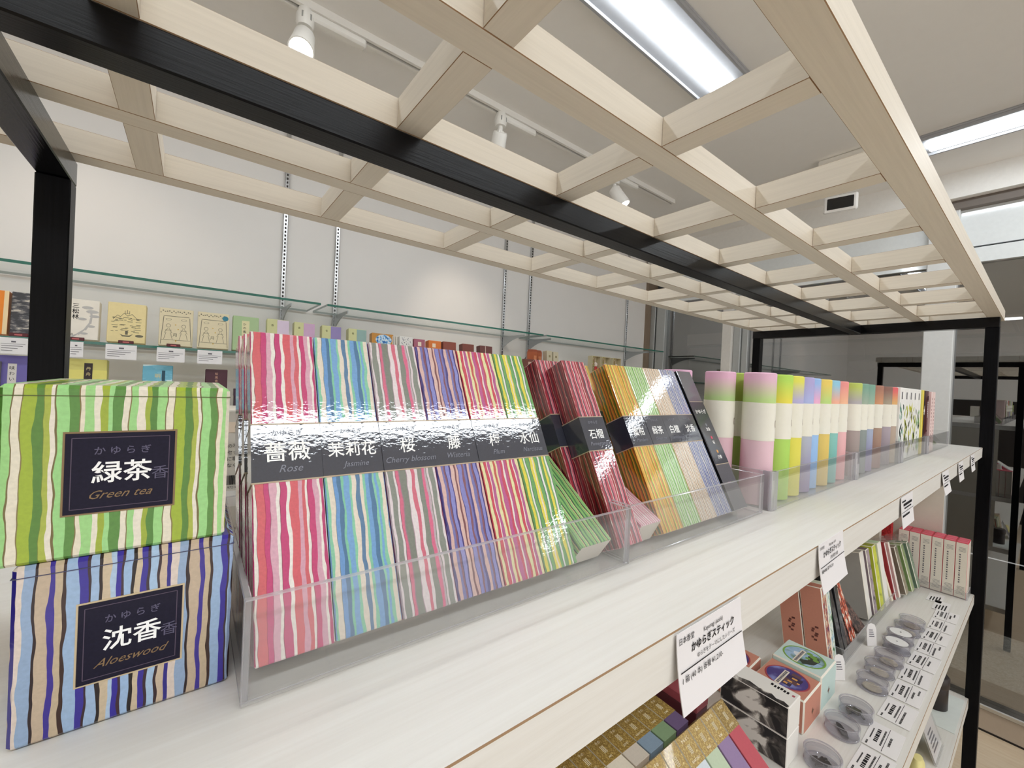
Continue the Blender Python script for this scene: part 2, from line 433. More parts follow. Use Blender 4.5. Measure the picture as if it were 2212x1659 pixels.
# ------------------------------------------------------------------ ceiling fittings
TUBE = emis('led_diffuser', LED_COLOR, LED_STRENGTH)
def led(label, x0, x1, y0, y1, along):
    t = thing('ceiling_light', label, 'ceiling light', ((x0+x1)/2, (y0+y1)/2, ZT))
    X, Y = (x1-x0)/2, (y1-y0)/2
    g = .085
    hm = mat('#a3a4a8', .6)
    if along == 'x':
        MB().box(-X-.02, X+.02, -g, g, -.012, 0, 0, .003).box(-X-.02, X+.02, -g, -g+.008, -.022, -.012).box(-X-.02, X+.02, g-.008, g, -.022, -.012).build('housing', hm, t)
    else:
        MB().box(-g, g, -Y-.02, Y+.02, -.012, 0, 0, .003).box(-g, -g+.008, -Y-.02, Y+.02, -.022, -.012).box(g-.008, g, -Y-.02, Y+.02, -.022, -.012).build('housing', hm, t)
    MB().box(-X, X, -Y, Y, -.028, -.012, 0, .006).build('diffuser', TUBE, t)
    return t
led('long white LED batten glowing above the lattice openings', -1.6, 1.41, .692, .757, 'x')
led('white LED batten beside the lattice edge, over the aisle', 2.31, 2.385, -2.2, .345, 'y')
led('white LED batten on the ceiling over the front aisle', -.75, 1.46, -.82, -.70, 'x')

tk = thing('lighting_track', 'white ceiling lighting track with a dark slot, carrying spotlights', 'lighting track', (.75, 1.335, ZT))
MB().box(-2.2, 1.35, -.017, -.006, -.022, 0).box(-2.2, 1.35, .006, .017, -.022, 0).box(-2.2, 1.35, -.006, .006, -.006, 0).build('rail', WHITE, tk)
MB().box(-2.2, 1.35, -.0058, .0058, -.012, -.007).build('slot', mat('#2a211a', .6), tk)
def spot(label, x, aim, lit, power=1.0):
    t = thing('spotlight', label, 'spotlight', (x, 1.335, ZT-.022))
    MB().box(-.015, .17, -.016, .016, -.026, 0, 0, .006).lathe([(0, -.05), (.02, -.05), (.024, -.04), (.024, -.022), (.018, 0), (0, 0)], 20, 0, Matrix.Translation((0, .0, -.0))).build('adapter', WHITE, t, smooth=True)
    MB().box(-.013, .013, -.022, -.0195, -.036, -.02).build('rating_label', mat('#9c9c98', .5), t)
    MB().tube((0, 0, -.049), (0, 0, -.075), .009).tube((-.012, 0, -.07), (.012, 0, -.07), .008).build('swivel', WHITE, t, smooth=True)
    d = (Vector(aim) - Vector((x, 1.335, ZT-.09))).normalized()
    q = d.to_track_quat('Z', 'Y').to_matrix().to_4x4()
    hm = Matrix.Translation((0, 0, -.075)) @ q
    MB().lathe([(0, -.005), (.024, -.005), (.0275, .0), (.0285, .03), (.033, .088), (.0335, .092), (.0300, .092), (.029, .08), (.027, .079)], 32, 0, hm).build('lamp_head', WHITE, t, smooth=True)
    MB().lathe([(0, .0795), (.0278, .0795)], 32, 0, hm).build('lens', emis('spot_lens' + lit, (1, .9, .76), 25 if lit == 'a' else 4), t, fix=True)
    l = bpy.data.lights.new('spot_beam', 'SPOT'); l.energy = SPOT_POWER*power; l.color = SPOT_COLOR; l.spot_size = R(58); l.spot_blend = 1.0; l.shadow_soft_size = .03
    o = bpy.data.objects.new('spot_beam', l); COL.objects.link(o); o.parent = t
    o.matrix_local = Matrix.Translation(Vector((0, 0, -.075)) + d*.1) @ d.to_track_quat('-Z', 'Y').to_matrix().to_4x4()
    return t
spot('lit white track spotlight at the end of the track beside the black frame', .222, (.07, .85, .2), 'a')
spot('white cylindrical track spotlight above the middle lattice openings', .912, (1.12, 1.9, .2), 'b')
spot('small lit white track spotlight peeping over the far lattice slats', 1.60, (1.86, .95, .2), 'a')
spot('white track spotlight hidden above the lattice over the pine box', -.55, (-.25, 1.9, .35), 'b', .55)

jb = thing('junction_box', 'small flat white box fixed to the ceiling over the lattice', 'junction box', (2.225, .58, ZT))
MB().box(-.03, .03, -.10, .10, -.045, 0, 0, .006).build('cover', mat('#e8e4dc', .5), jb)
sn = thing('display_monitor', 'small black screen in a white casing hung from the ceiling', 'monitor', (2.50, .67, .955), (R(-8), 0, R(-78)))
MB().box(-.068, .068, 0, .03, -.042, .044, 0, .008).build('casing', mat('#fbfaf8', .4), sn)
MB().box(-.052, .052, -.002, .001, -.033, .026, 0, .002).build('screen', mat('#0e0f13', .12, .6, coat=.5), sn)
MB().tube((0, .015, .03), (.0, .02, .095), .008).box(-.02, .02, 0, .04, .090, .096).build('ceiling_mount', WHITE, sn)

# ------------------------------------------------------------------ the display fixture
FX0, FX1 = -.154, 1.857
fx = thing('display_shelving', 'black framed display shelving unit with pale ash shelves in the aisle', 'shelving', (0, 0, 0))
PY0, PY1 = .099, .763
for x in (FX0, FX1-.03):
    for y in (PY0, PY1-.03):
        if x < 0 and y < .2: MB().box(x, x+.03, y, y+.028, -1.45, .219, 0, .0012).build('post', BLACKWOODZ, fx)
        else: MB().box(x, x+.03, y, y+.028, -1.45, .219, 0, .0012).build('post', BLACKWOODZ, fx)
    MB().box(x, x+.03, PY0, PY1, .2191, .2489, 0, .0012).build('top_rail', wood('black_stained_wood_rail', '#060608', '#0c0c10', .14, 'y', 40, spec=.3, bump=.25), fx)
MB().box(FX0+.03, FX1-.03, .412, .441, .219, .2488, 0, .0015).build('beam', BLACKWOOD, fx)
SH0, SH1 = FX0+.0302, FX1-.0305
for z, th in ((-.13, .0285), (-.56, .028), (-.865, .028)):
    MB().box(SH0, SH1, .119, .74, z-th, z-.0004, 0, .0006, 1).build('shelf_board', [SHELF, BROWNEDGE], fx)
    # battens under the boards tie them to the posts
MB().box(SH1-.0022, SH1-.0004, .19, .70, -.5595, -.159, 0, .0006).build('end_panel', mat('#d9d2c6', .55), fx)
MB().box(SH1-.0022, SH1-.0004, .19, .70, -.8645, -.5885, 0, .0006).build('end_panel', mat('#d9d2c6', .55), fx)
MB().box(SH0, SH1, .125, .735, -1.25, -1.222, 0, .0006, 1).build('shelf_board', [SHELF, BROWNEDGE], fx)

cn = thing('lattice_canopy', 'pale ash lattice canopy of crossing slats resting on the black frame', 'lattice', (0, 0, .249))
LX0, LX1 = -.731, 1.934
YS = [(.096, .125), (.2555, .283), (.4125, .4405), (.570, .5985), (.7275, .757)]
for y0, y1 in YS:
    MB().box(LX0, LX1, y0, y1, 0, .031, 0, .0006, 1).build('long_slat', [PALE, BROWNEDGE], cn)
k = -3
XS = []
while -.066+.2215*k < 1.91:
    XS.append((-.066+.2215*k, -.066+.2215*k+.0275)); k += 1
XS.append((1.906, 1.934))
for x0, x1 in XS:
    m_ = MB()
    for j in range(4):
        m_.box(x0, x1, YS[j][1], YS[j+1][0], .0002, .0308, 0, .0005, 1)
    m_.build('cross_slat', [PALEY, BROWNEDGE], cn)

# ------------------------------------------------------------------ acrylic trays on the top shelf
def tray(name, label, x0, x1, y0, y1, z, hf, hb=None, t=.0027, bt=.0015, posts=False, group=None):
    o = thing(name, label, 'tray', (x0, y0, z), group=group)
    W = x1-x0; D = y1-y0; hb = hb or hf
    e = .0003
    fm = {'+z': 1, '-x': 1, '+x': 1}
    MB().box(0, W, 0, t, 0, hf, 0, .0004, 1, fm=fm).build('front_panel', [ACRYL, ACEDGE], o)
    MB().box(0, W, D-t, D, 0, hb, 0, .0004, 1, fm=fm).build('back_panel', [ACRYL, ACEDGE], o)
    for xx in (0, W-t):
        MB().box(xx, xx+t, t, D-t, 0, hf, 0, .0004, 1, fm={'+z': 1, '-y': 1, '+y': 1}).build('side_panel', [ACRYL, ACEDGE], o)
    MB().box(t, W-t, t, D-t, 0, bt, 0).build('base_panel', [ACRYL, ACEDGE], o)
    if posts:
        pts = [(0, t), (.0018, .0018), (.006, -.0002), (.014, -.0006), (.014, t+.001), (.004, t+.003), (t, .01), (0, .01)]
        MB().prism(pts, 0, hf).build('corner_joint', ACEDGE, o)
    return o
ZS = -.13
tray('acrylic_tray', 'clear acrylic tray of striped boxes next to the two striped gift boxes', .0185, .2575, .1845, .345, ZS, .0412)
tray('acrylic_tray', 'clear acrylic tray holding the red, orange and green incense boxes', .2585, .492, .186, .345, ZS, .042)
tray('acrylic_tray', 'clear acrylic tray with the pastel tubes from pink to coral', .508, .820, .184, .30, ZS, .043, posts=True)
tray('acrylic_tray', 'clear acrylic tray with the muted olive, brown and mauve tubes', .825, 1.140, .183, .30, ZS, .043, posts=True)
tray('acrylic_tray', 'clear acrylic tray of white leaf-print boxes on the top shelf', 1.144, 1.409, .182, .30, ZS, .043, posts=True)
tray('acrylic_tray', 'clear acrylic tray at the far end of the top shelf with burgundy box', 1.413, 1.74, .180, .30, ZS, .043, posts=True)

# ------------------------------------------------------------------ striped papers
PAL = {
 'rose': 'f6efe6:1.6 5a1730:.25 e0666f:3.6 b53058:.3 d2427f:2.6 7a4a58:.2 e6b2c4:3.0 f8f2ea:1.5 8a2a4a:.25 d03f7d:3.4 fbf6ef:1.6 e2636e:3.8 e2a9bd:2.2 df6570:2.0 f7efe8:1.3 a23a55:.25 d23f7c:2.8 e3afc2:2.6 f8f0e8:1.1 c43a74:2.2',
 'jasmine': '8fd4b0:1.8 efe3d2:2.6 6f7c6a:.25 6fa2dc:2.6 4d7ba4:2.2 86d2ae:1.2 7cb0e2:3.2 8ed6b0:1.5 f0e4d4:2.6 5c84ab:2.2 efe2d0:1.6 8ad2b0:1.6 76aadf:3.0 4e7ea8:2.4 8fd6b4:1.2 7bb0e4:1.6',
 'cherry': '8a8e84:.5 e9dbe0:1.4 8d9289:3.4 ede2e4:1.6 7b4b5c:.25 e0708f:2.0 a3808f:.6 84897f:4.0 b99aa8:.5 efe3e6:3.2 dd7087:2.2 eee2e4:2.0 80857b:.3 888d83:3.4 e56f94:2.3 c8b2bc:1.4',
 'wisteria': '4b3f86:1.2 e3bdb6:2.4 7a78b8:2.0 8d5566:1.3 3b2d6e:.5 8f90d6:2.6 402f7a:.9 e6c2ba:2.6 7f4b52:1.4 e2b8b0:1.6 3e347a:.5 8b8bd0:2.8 8a5564:1.4 7b7bc0:1.6 46408a:.5',
 'plum': 'f0eab2:2.6 4a4a40:.2 d8465e:2.4 f6ece0:1.0 bf5b96:2.6 f1eab6:2.2 cf5a52:1.8 efe6b4:1.6 c65c98:3.0 d44a66:2.2 f4ece2:1.2 c45a90:2.4 d1485e:1.4',
 'narcissus': '5f9a58:1.4 f2e24a:2.4 86b46a:1.6 f6f4ee:1.6 4e6d6a:.6 6fae62:3.0 4f6f68:.5 f4e552:2.4 f5e9cf:1.4 f0d84a:1.2 6fae64:3.0 4c6c66:.6 f4f3ee:1.6 6aa65e:1.8',
 'pomegranate': 'f2e3dc:.7 b03244:2.6 6e3a4c:2.2 f0dcd6:.6 e0788a:2.4 5a2a3c:1.6 c84a5c:2.4 f4e6de:.7 7b3c50:1.8 dc6c80:2.6 f0dcd4:.6 a82c40:2.0',
 'pomside': 'e8b0a4:.5 8c1c2c:3.0 4c1420:2.0 a02434:2.2 e0a496:.5 5a1624:2.2 8e1a2a:2.6 d89a8c:.4 6e1826:2.0',
 'tangerine': 'e6a03a:1.6 f0d050:1.2 d88438:1.4 7aa028:1.2 f2dc60:1.4 e79a4c:2.2 c98a3e:1.0 8fb02e:1.0 f3e070:1.8 eba25a:2.4 a9b648:1.0 f0c24e:1.6',
 'tanside': 'd09020:1.8 c05c20:1.2 5c6a14:1.4 e0b038:1.2 a86a20:1.4 3e6a0c:1.6 d89c28:1.4 c86a28:1.0 6a5a18:1.2',
 'greentea2': 'f2f4e6:.9 7fb84a:1.4 b9e09a:2.2 f4f4ea:.8 5e9a34:1.2 c9e8b0:2.0 8fc45c:1.4 f6f6ee:.8 a4d884:2.0 4f8a30:1.0 d4ecc0:1.6',
 'sandalwood': 'f4eadc:1.6 c08a52:1.0 f6efe4:1.6 8a6238:.8 ecd6b8:1.4 f7f1e8:1.4 b27a44:1.0 f2e4d0:1.4 6e5036:.7 f5ecdf:1.6 caa06c:1.0',
 'aloes2': '5a68a8:1.4 e4e0da:1.0 3d4c98:1.6 c8c8d6:1.2 efe9df:.8 6a6a78:1.0 8a98c8:1.6 d8cfc0:1.0 4452a0:1.4 b8bed6:1.4',
 'greenbox': 'a6e08c:3.0 7a6a3a:.4 f4ecd6:2.6 8b7a46:.3 a9c034:3.4 5c8c34:2.4 7a8a30:.3 b4c04a:1.8 f6eede:1.3 7a6a3a:.4 a6e290:3.2 5f9440:2.5 8a7a48:.4 f3ead2:1.4 a8e08e:3.2 f5eeda:1.7 a8ba36:2.3 a9e494:1.6 5e9440:3.2 f4ecd8:2.1 8a7a48:.3 a6e08e:2.5 f6eedc:2.4 a8ba3a:1.7 588c38:2.3',
 'bluebox': 'e8d8cc:2.6 9cb4d4:3.2 2a1418:1.0 cdb79e:3.3 3c2c98:1.7 cdb99c:2.4 3a2018:1.1 a4c0e2:3.4 382a9c:2.2 3a2028:.7 a9c4e6:3.0 241210:1.0 d8c4a6:2.6 b8d0ea:1.4 3426a0:2.0 40202c:.8 a6c4e8:2.6 1e100c:1.2 d9c6a8:2.0 3a2c9e:2.1 3a2430:.9 b0cdec:2.4 3a2228:1.0 d8c2a8:2.3 2c248c:1.6',
 'slantgreen': '4e8a58:1.6 8fc476:2.6 e8c48c:.6 2f5a48:1.2 9ad084:2.8 efd0a0:.7 3c7050:1.6 8ac472:2.4',
 'slantpink': 'f6e6ea:1.4 e08aa4:1.6 f4dfe4:1.6 d8708e:1.0 f8ecee:1.6 e6a2b6:1.8 c86484:.6',
}
def SM(k, **kw): return stripes(k, PAL[k], **kw)

def stick_box(label, pal, x, y, z, w, L=.156, d=.0205, lean=27, title=None, sub=None, side=None, roll=0, yaw=0, band=(.0744, .1027), off=0, tsize=.0085, name='incense_box'):
    o = thing(name, label, 'incense box', (x, y, z), Euler((R(-lean), R(roll), R(yaw)), 'XYZ'), group='striped incense boxes in the acrylic trays')
    ms = [SM(pal, off=off)]
    fm = {'+z': 0}
    if side: ms.append(SM(side)); fm['-x'] = 1
    ms.append(mat('#d9d2c6', .6)); fm['-z'] = len(ms)-1
    MB().box(0, w, 0, d, 0, L, 0, .0005, 0, fm=fm).build('carton', ms, o)
    if band:
        e = .00022
        b = MB(); z0, z1 = band
        b.box(-e, w+e, -e, d+e, z0, z1, 0)
        b.box(-e-.00006, w+e+.00006, -e-.00006, d+e+.00006, z0-.0007, z0, 1); b.box(-e-.00006, w+e+.00006, -e-.00006, d+e+.00006, z1, z1+.0007, 1)
        bb = b.build('label_band', [NAVY, mat('#b9a58c', .5)], o)
        if title:
            t = MB(); mx = front(-e-.00012)
            zt = z0+(z1-z0)*.40
            t.text(title, tsize, w/2, zt-.001, 0, mx, bold=.008)
            if sub: t.text(sub, tsize*.50, w/2+.001, z0+(z1-z0)*.14, 1, mx, shear=.35)
            t.text('かゆらぎ', tsize*.34, w/2, z0+(z1-z0)*.80, 2, mx)
            t.build('lettering', [WLETTER, GREYTXT, GREYTXT], bb)
    return o
BX, BY, BZ = .0232, .1888, -.119
P1 = .0312
rows = [('rose', '薔薇', 'Rose', 'pink striped incense box with rose label, tallest in the first tray', .0105),
        ('jasmine', '茉莉花', 'Jasmine', 'blue and mint striped incense box with jasmine label', .0085),
        ('cherry', '桜', 'Cherry blossom', 'grey and pink striped incense box with cherry blossom label', .0095),
        ('wisteria', '藤', 'Wisteria', 'violet and peach striped incense box with wisteria label', .0095),
        ('plum', '梅', 'Plum', 'magenta and cream striped incense box with plum label', .0095),
        ('narcissus', '水仙', 'Narcissus', 'green, yellow and white striped incense box with narcissus label', .0092)]
for i, (p, t, s, lb, ts) in enumerate(rows):
    wd = P1-.0006 if i < 5 else .0285
    stick_box(lb, p, BX+i*P1, BY+(.0003*(i % 2)), BZ, wd, title=t, sub=s, tsize=ts, side={'narcissus': None}.get(p))
sn_, cs_ = math.sin(R(27)), math.cos(R(27))
def behind(k): return (.0212*k*cs_, -.0212*k*sn_)
dy, dz = behind(1)
b1 = stick_box('pink striped incense box standing directly behind the rose one', 'rose', BX-.0007, BY+dy+sn_*.011, BZ+dz+cs_*.011, P1-.0006, off=9)
b2 = stick_box('pink striped incense box at the back, two behind the rose one', 'rose', BX-.0014, BY+2*dy+sn_*.022, BZ+2*dz+cs_*.022, P1-.0006, off=17)
stick_box('loose green striped box slid flat in front of the narcissus box', 'slantgreen', .2105, .1886, -.1098, .031, lean=55, band=(.095, .123), yaw=0)
stick_box('crimson striped incense box with pomegranate label, front of the pair', 'pomegranate', .2515, BY, BZ, .0290, title='石榴', sub='Pomegranate', side='pomside', tsize=.0088)
stick_box('crimson striped incense box half hidden behind the pomegranate one', 'pomegranate', .2425, BY+dy+sn_*.011, BZ+dz+cs_*.011, .0290, side='pomside', off=5)
stick_box('loose pale pink striped box slid down between crimson and orange boxes', 'slantpink', .2812, .1915, -.1085, .0268, lean=62, band=None)
stick_box('orange striped incense box with tangerine label', 'tangerine', .3090, BY, BZ, .0292, title='蜜柑', sub='Mandarin', side='tanside', tsize=.0088)
stick_box('orange striped incense box peeking from behind the tangerine one', 'tangerine', .3092, BY+2*dy+sn_*.022, BZ+2*dz+cs_*.022, .0292, side='tanside', off=6)
stick_box('light green striped incense box with green tea label in the second tray', 'greentea2', .3392, BY, BZ, .0287, title='緑茶', sub='Green tea', tsize=.0088)
stick_box('beige and brown striped incense box with sandalwood label', 'sandalwood', .3685, BY, BZ, .0287, title='白檀', sub='Sandalwood', tsize=.0088)
stick_box('slim blue and grey striped incense box with aloeswood label', 'aloes2', .3978, BY, BZ, .0287, title='沈香', sub='Aloeswood', tsize=.0088)
smp = thing('sampler_box', 'charcoal sampler box with three coloured dots closing the second tray', 'incense box', (.4325, BY, BZ), Euler((R(-27), 0, 0)))
MB().box(0, .0285, 0, .0205, 0, .156, 0, .0005, 0, fm={'-x': 1}).build('carton', [filmed('charcoal', '#55535c'), mat('#08080c', .4)], smp)
sl = MB().box(.0004, .0281, -.0002, 0, .047, .118, 0).box(.0004, .0281, -.00025, 0, .1175, .1183, 1).box(.0004, .0281, -.00025, 0, .0465, .0473, 1).build('label_panel', [NAVY, mat('#b0a08a', .5)], smp)
t = MB(); mx = front(-.0004)
t.text('かゆらぎ', .0055, .0145, .104, 0, mx, bold=.01)
for j, (s, zz) in enumerate((('沈香', .084), ('桜', .069), ('白檀', .053))):
    t.text(s, .0042, .0145, zz, 0, mx, bold=.01)
t.build('lettering', [WLETTER], sl)
for c, zz in (('#6b6f78', .0905), ('#d8506a', .0760), ('#dba25a', .0605)):
    MB().lathe([(0, 0), (.0018, 0)], 14, 0, Matrix.Translation((.0143, -.0004, zz)) @ FRONT).build('colour_dot', mat(c, .5), sl, fix=True)

# ------------------------------------------------------------------ the two striped gift boxes
def gift(label, pal, x0, x1, y, z, h, title, sub, seal, lz, lw, lh, lx, rot=0, lid=.0035):
    o = thing('gift_box', label, 'gift box', (x0, y, z), (0, 0, R(rot)))
    W = x1-x0
    g = MB().box(0, W, 0, .075, 0, h, 0, .0012, 0, fm={'+z': 0})
    g.build('carton', SM(pal, wrap=.35, rough=.4), o)
    MB().box(-.0002, W+.0002, -.0002, .0752, h-lid-.00025, h-lid, 0).build('lid_seam', mat('#59632f' if pal == 'greenbox' else '#4a4a66', .6), o)
    lb = MB().box(lx-lw/2, lx+lw/2, -.0004, 0, lz-lh/2, lz+lh/2, 0, 0)
    lb.box(lx-lw/2-.0006, lx+lw/2+.0006, -.0002, 0, lz-lh/2-.0006, lz+lh/2+.0006, 1)
    q = .0016
    for a in (-1, 1):
        lb.box(lx+a*(lw/2-q)-.00012, lx+a*(lw/2-q)+.00012, -.00046, -.0004, lz-lh/2+q, lz+lh/2-q, 2)
        lb.box(lx-lw/2+q, lx+lw/2-q, -.00046, -.0004, lz+a*(lh/2-q)-.00012, lz+a*(lh/2-q)+.00012, 2)
    lo = lb.build('label', [filmed('gift_label', '#1b182c', .05, spec=.15), mat('#8d7350' if pal == 'greenbox' else '#d0bc98', .5), mat('#54465a', .5)], o)
    t = MB(); mx = front(-.00055)
    t.text(title, .0082, lx+.0002, lz-.0030, 0, mx, bold=.014)
    t.text('か ゆ ら ぎ', .0032, lx+.0002, lz+.0066, 1, mx, bold=.01)
    t.text(sub, .0042, lx-.0004, lz-.0092, 2, mx, shear=.55)
    t.text('香', .0052, lx+.0106, lz-.0032, 1, mx)
    t.build('lettering', [WLETTER, mat('#5a5570', .5), mat('#8b6f4c', .45)], lo)
    return o
gift('blue and tan striped gift box, lower of the two stacked on the top shelf', 'bluebox', -.0447, .0158, .2045, ZS, .061, '沈香', 'Aloeswood', '香', .0301, .0285, .0285, .0301)
gift('lime green striped gift box stacked on top of the blue striped one', 'greenbox', -.0492, .0125, .205, ZS+.0612, .0602, '緑茶', 'Green tea', '香', .0295, .0292, .0280, .0301)

# ------------------------------------------------------------------ pastel tubes
CREAM = mat('#efece0', .65, .2, mottle=.02, scale=200)
RINGC = mat('#6a4a34', .6)
def paper_tube(label, x, y, cap, body, rings=True, r=.0168, turn=0, zoff=0):
    soft = lambda L: [('#' + ''.join('%02x' % round(int(c[i:i+2], 16)*.84+248*.16) for i in (1, 3, 5)), p) for c, p in L]
    cap = soft(cap); body = soft(body)
    o = thing('paper_tube', label, 'tube', (x, y, ZS+.0017+zoff), (0, 0, R(turn)), group='pastel paper tubes in the acrylic trays')
    H = .151; b0, b1 = .0735, .1165
    MB().lathe([(0, 0), (r-.0008, 0), (r, .0008), (r, b0)], 40).build('body', fade('_'.join(c for c, _ in body), body), o, smooth=True)
    MB().lathe([(r, b1), (r, H-.0012), (r-.0012, H), (0, H)], 40).build('cap', fade('_'.join(c for c, _ in cap), cap), o, smooth=True)
    MB().lathe([(r, b0), (r+.0003, b0), (r+.0003, b1), (r, b1)], 40).build('paper_band', CREAM, o, smooth=True)
    if rings:
        m_ = MB()
        a0 = R(-78)
        for rr, k in ((.0033, 24),):
            V = []; F = []
            for i in range(k):
                for q in (rr, rr-.0007):
                    px = q*.72*math.cos(2*math.pi*i/k); pz = q*1.25*math.sin(2*math.pi*i/k)
                    an = a0+px/r
                    V.append(((r+.0005)*math.cos(an), (r+.0005)*math.sin(an), (b0+b1)/2-.002+pz))
            for i in range(k): F.append([2*i, 2*((i+1) % k), 2*((i+1) % k)+1, 2*i+1])
            m_.add(V, F)
        V = []
        for px, pz in ((-.0017, -.0028), (-.0010, -.0030), (.0017, .0028), (.0010, .0030)):
            an = a0+px/r; V.append(((r+.0005)*math.cos(an), (r+.0005)*math.sin(an), (b0+b1)/2-.002+pz))
        m_.add(V, [[0, 1, 2, 3]])
        m_.build('ring_emblem', RINGC, o)
    return o
def g2(a, b): return [(a, .12), (b, .92)]
def cp(top, bot): return [(bot, .10), (top, .80)]
TY = .2085
TUBES = [
 (.525, TY, cp('#e9b3cf', '#b4d57c'), g2('#e7b9c6', '#e9bfcc'), 'pink to lime paper tube, largest looking of the tube row'),
 (.574, TY, cp('#aede4a', '#e8dc3c'), g2('#a5d24a', '#a8d850'), 'lime to yellow paper tube behind the pink and lime one'),
 (.611, TY, cp('#e5e04a', '#aea8dc'), g2('#e0d84a', '#e6dc44'), 'yellow to lavender paper tube next to the lime and yellow one'),
 (.648, TY, cp('#a99fda', '#a6b2e8'), g2('#8878a8', '#a8aec4'), 'lavender to periwinkle paper tube beside the yellow and lavender one'),
 (.6845, TY+.003, cp('#8fb6ee', '#f0a8d0'), g2('#8ab8ec', '#90bcf0'), 'sky blue to pink paper tube just past the lavender one'),
 (.7205, TY, cp('#f0cf56', '#b6dc74'), g2('#dcb850', '#e6c45a'), 'yellow to green paper tube between the blue tubes'),
 (.7575, TY, cp('#86c6e6', '#f2a88c'), g2('#5aa8a4', '#7ac0b8'), 'sky blue to salmon paper tube with a teal base'),
 (.800, TY, cp('#f08a86', '#f6b48a'), g2('#e89a9c', '#f0b0b4'), 'coral to peach paper tube between the sky to salmon and the olive ones'),
 (.862, TY-.003, cp('#b4c650', '#a8a2a8'), g2('#8c8078', '#a08f8c'), 'olive to grey mauve paper tube starting the muted tray'),
 (.902, TY-.003, cp('#6a9a86', '#94a894'), g2('#6c7474', '#808a88'), 'grey green paper tube beside the olive one'),
 (.943, TY-.003, cp('#6c9c88', '#8fae98'), g2('#8272a0', '#98a4c0'), 'sage green paper tube with a bluish lavender base'),
 (1.003, TY-.003, cp('#9c6450', '#d08a5e'), g2('#845248', '#a0806c'), 'terracotta paper tube with a brown base'),
 (1.072, TY-.003, cp('#7c5248', '#a0907a'), g2('#7a6c74', '#a294a0'), 'dark brown to taupe paper tube with mauve base'),
 (1.118, TY-.003, cp('#e0565a', '#e0a860'), g2('#a08c78', '#b09a88'), 'red to amber paper tube at the end of the muted tray'),
 (.505, TY+.0365, cp('#e4acc8', '#a8c87c'), g2('#dfb0bc', '#e4b6c4'), 'pink to lime paper tube in the second rank beside the sampler box'),
 (.470, TY+.072, cp('#e0a8c8', '#b0a890'), g2('#dfb0bc', '#e4b6c4'), 'pink paper tube at the back, two ranks behind the sampler box'),
 (.5415, TY+.0365, cp('#a8c84a', '#8a9a34'), g2('#8cae4a', '#98bc50'), 'olive lime paper tube wedged behind the two pink and lime ones'),
]
for x, y, c, b, l in TUBES: paper_tube(l, x, y, c, b)

# ------------------------------------------------------------------ leaf print boxes and other slim boxes on the far trays
def slim(name, label, x, y, z, w, d, h, base, lean=0, parts=None, group=None, spine=None, tops=None, roll=0, ch=.0006, cat='incense box'):
    o = thing(name, label, cat, (x, y, z), Euler((R(-lean), R(roll), 0)), group=group)
    ms = [base]; fm = {}
    if spine: ms.append(spine); fm['-y'] = len(ms)-1
    if tops: ms.append(tops); fm['+z'] = len(ms)-1
    MB().box(0, w, 0, d, 0, h, 0, ch, 0, fm=fm).build('carton', ms, o)
    return o
LEAFS = [('#8fb8a6', '#20403c', 'teal'), ('#c9cf3c', '#5a6a20', 'yellow green'), ('#d6d640', '#4a4a30', 'yellow'), ('#c8d25a', '#3e4a30', 'pale lime'), ('#6fae5a', '#2a4a2a', 'green')]
wb = mat('#f4f3f0', .5, .3, mottle=.01)
for i, (c1, c2, cn_) in enumerate(LEAFS):
    x = 1.150+i*.0445
    o = slim('incense_box', 'white slim incense box printed with %s leaves, %s in the white row' % (cn_, ORD[i]), x, .1900, ZS+.0017, .0415, .075, .152, wb, group='white leaf print boxes')
    rnd = random.Random(i+3)
    m_ = MB()
    for k in range(44):                # leaves climbing the front and the near side
        zz = .015+.099*rnd.random()**1.2; s = .006+.007*rnd.random(); a = rnd.uniform(-.9, .9)
        side = k % 2
        pts = [(0, -s), (s*.42, 0), (0, s), (-s*.42, 0)]
        V = []
        for px, pz in pts:
            qx = px*math.cos(a)-pz*math.sin(a); qz = px*math.sin(a)+pz*math.cos(a)
            if side: V.append((min(.041, max(.0005, .003+.034*((k*.37) % 1)+qx)), -.0002, zz+qz))
            else: V.append((-.0002, .012+.05*((k*.41) % 1)-qx, zz+qz))
        m_.add(V, [[0, 1, 2, 3]], 0 if k % 3 else 1)
    m_.build('leaf_print', [mat(c1, .5), mat(c2, .5)], o)
    t = MB(); mx = front(-.0002)
    for k in range(2): t.box(.013+.006*k, .0155+.006*k, -.0004, -.0002, .128, .143)
    t.build('printed_text', INKGREY, o)
yb = slim('incense_box', 'yellow slim incense box between the white leaf boxes and the dark one', 1.374, .187, ZS+.0017, .013, .075, .152, mat('#f0e87a', .4), spine=mat('#f2d23c', .4))
db = slim('incense_box', 'dark brown incense box with a small white bow print', 1.388, .187, ZS+.0017, .018, .075, .150, mat('#3a211c', .35, coat=.5))
MB().box(.001, .012, -.0006, -.0001, .100, .106).quad([(.002, -.0004, .095), (.009, -.0004, .092), (.012, -.0004, .103), (.006, -.0004, .102)]).quad([(.004, -.0004, .104), (.011, -.0004, .104), (.013, -.0004, .116), (.009, -.0004, .114)]).build('bow_print', WHITE, db)
bg = slim('incense_box', 'burgundy incense box standing in the last acrylic tray', 1.421, .189, ZS+.0017, .045, .075, .151, mat('#5a1214', .35, coat=.6))
m_ = MB()
for k in range(9): m_.box(.031, .036, -.0004, -.0001, .085+.0045*k, .088+.0045*k)
m_.build('printed_text', PAPER, bg)
MB().box(.030, .037, -.0006, -.0001, .128, .139).box(.031, .036, -.0006, -.0001, .05, .054).build('crest', mat('#2a0808', .5), bg)
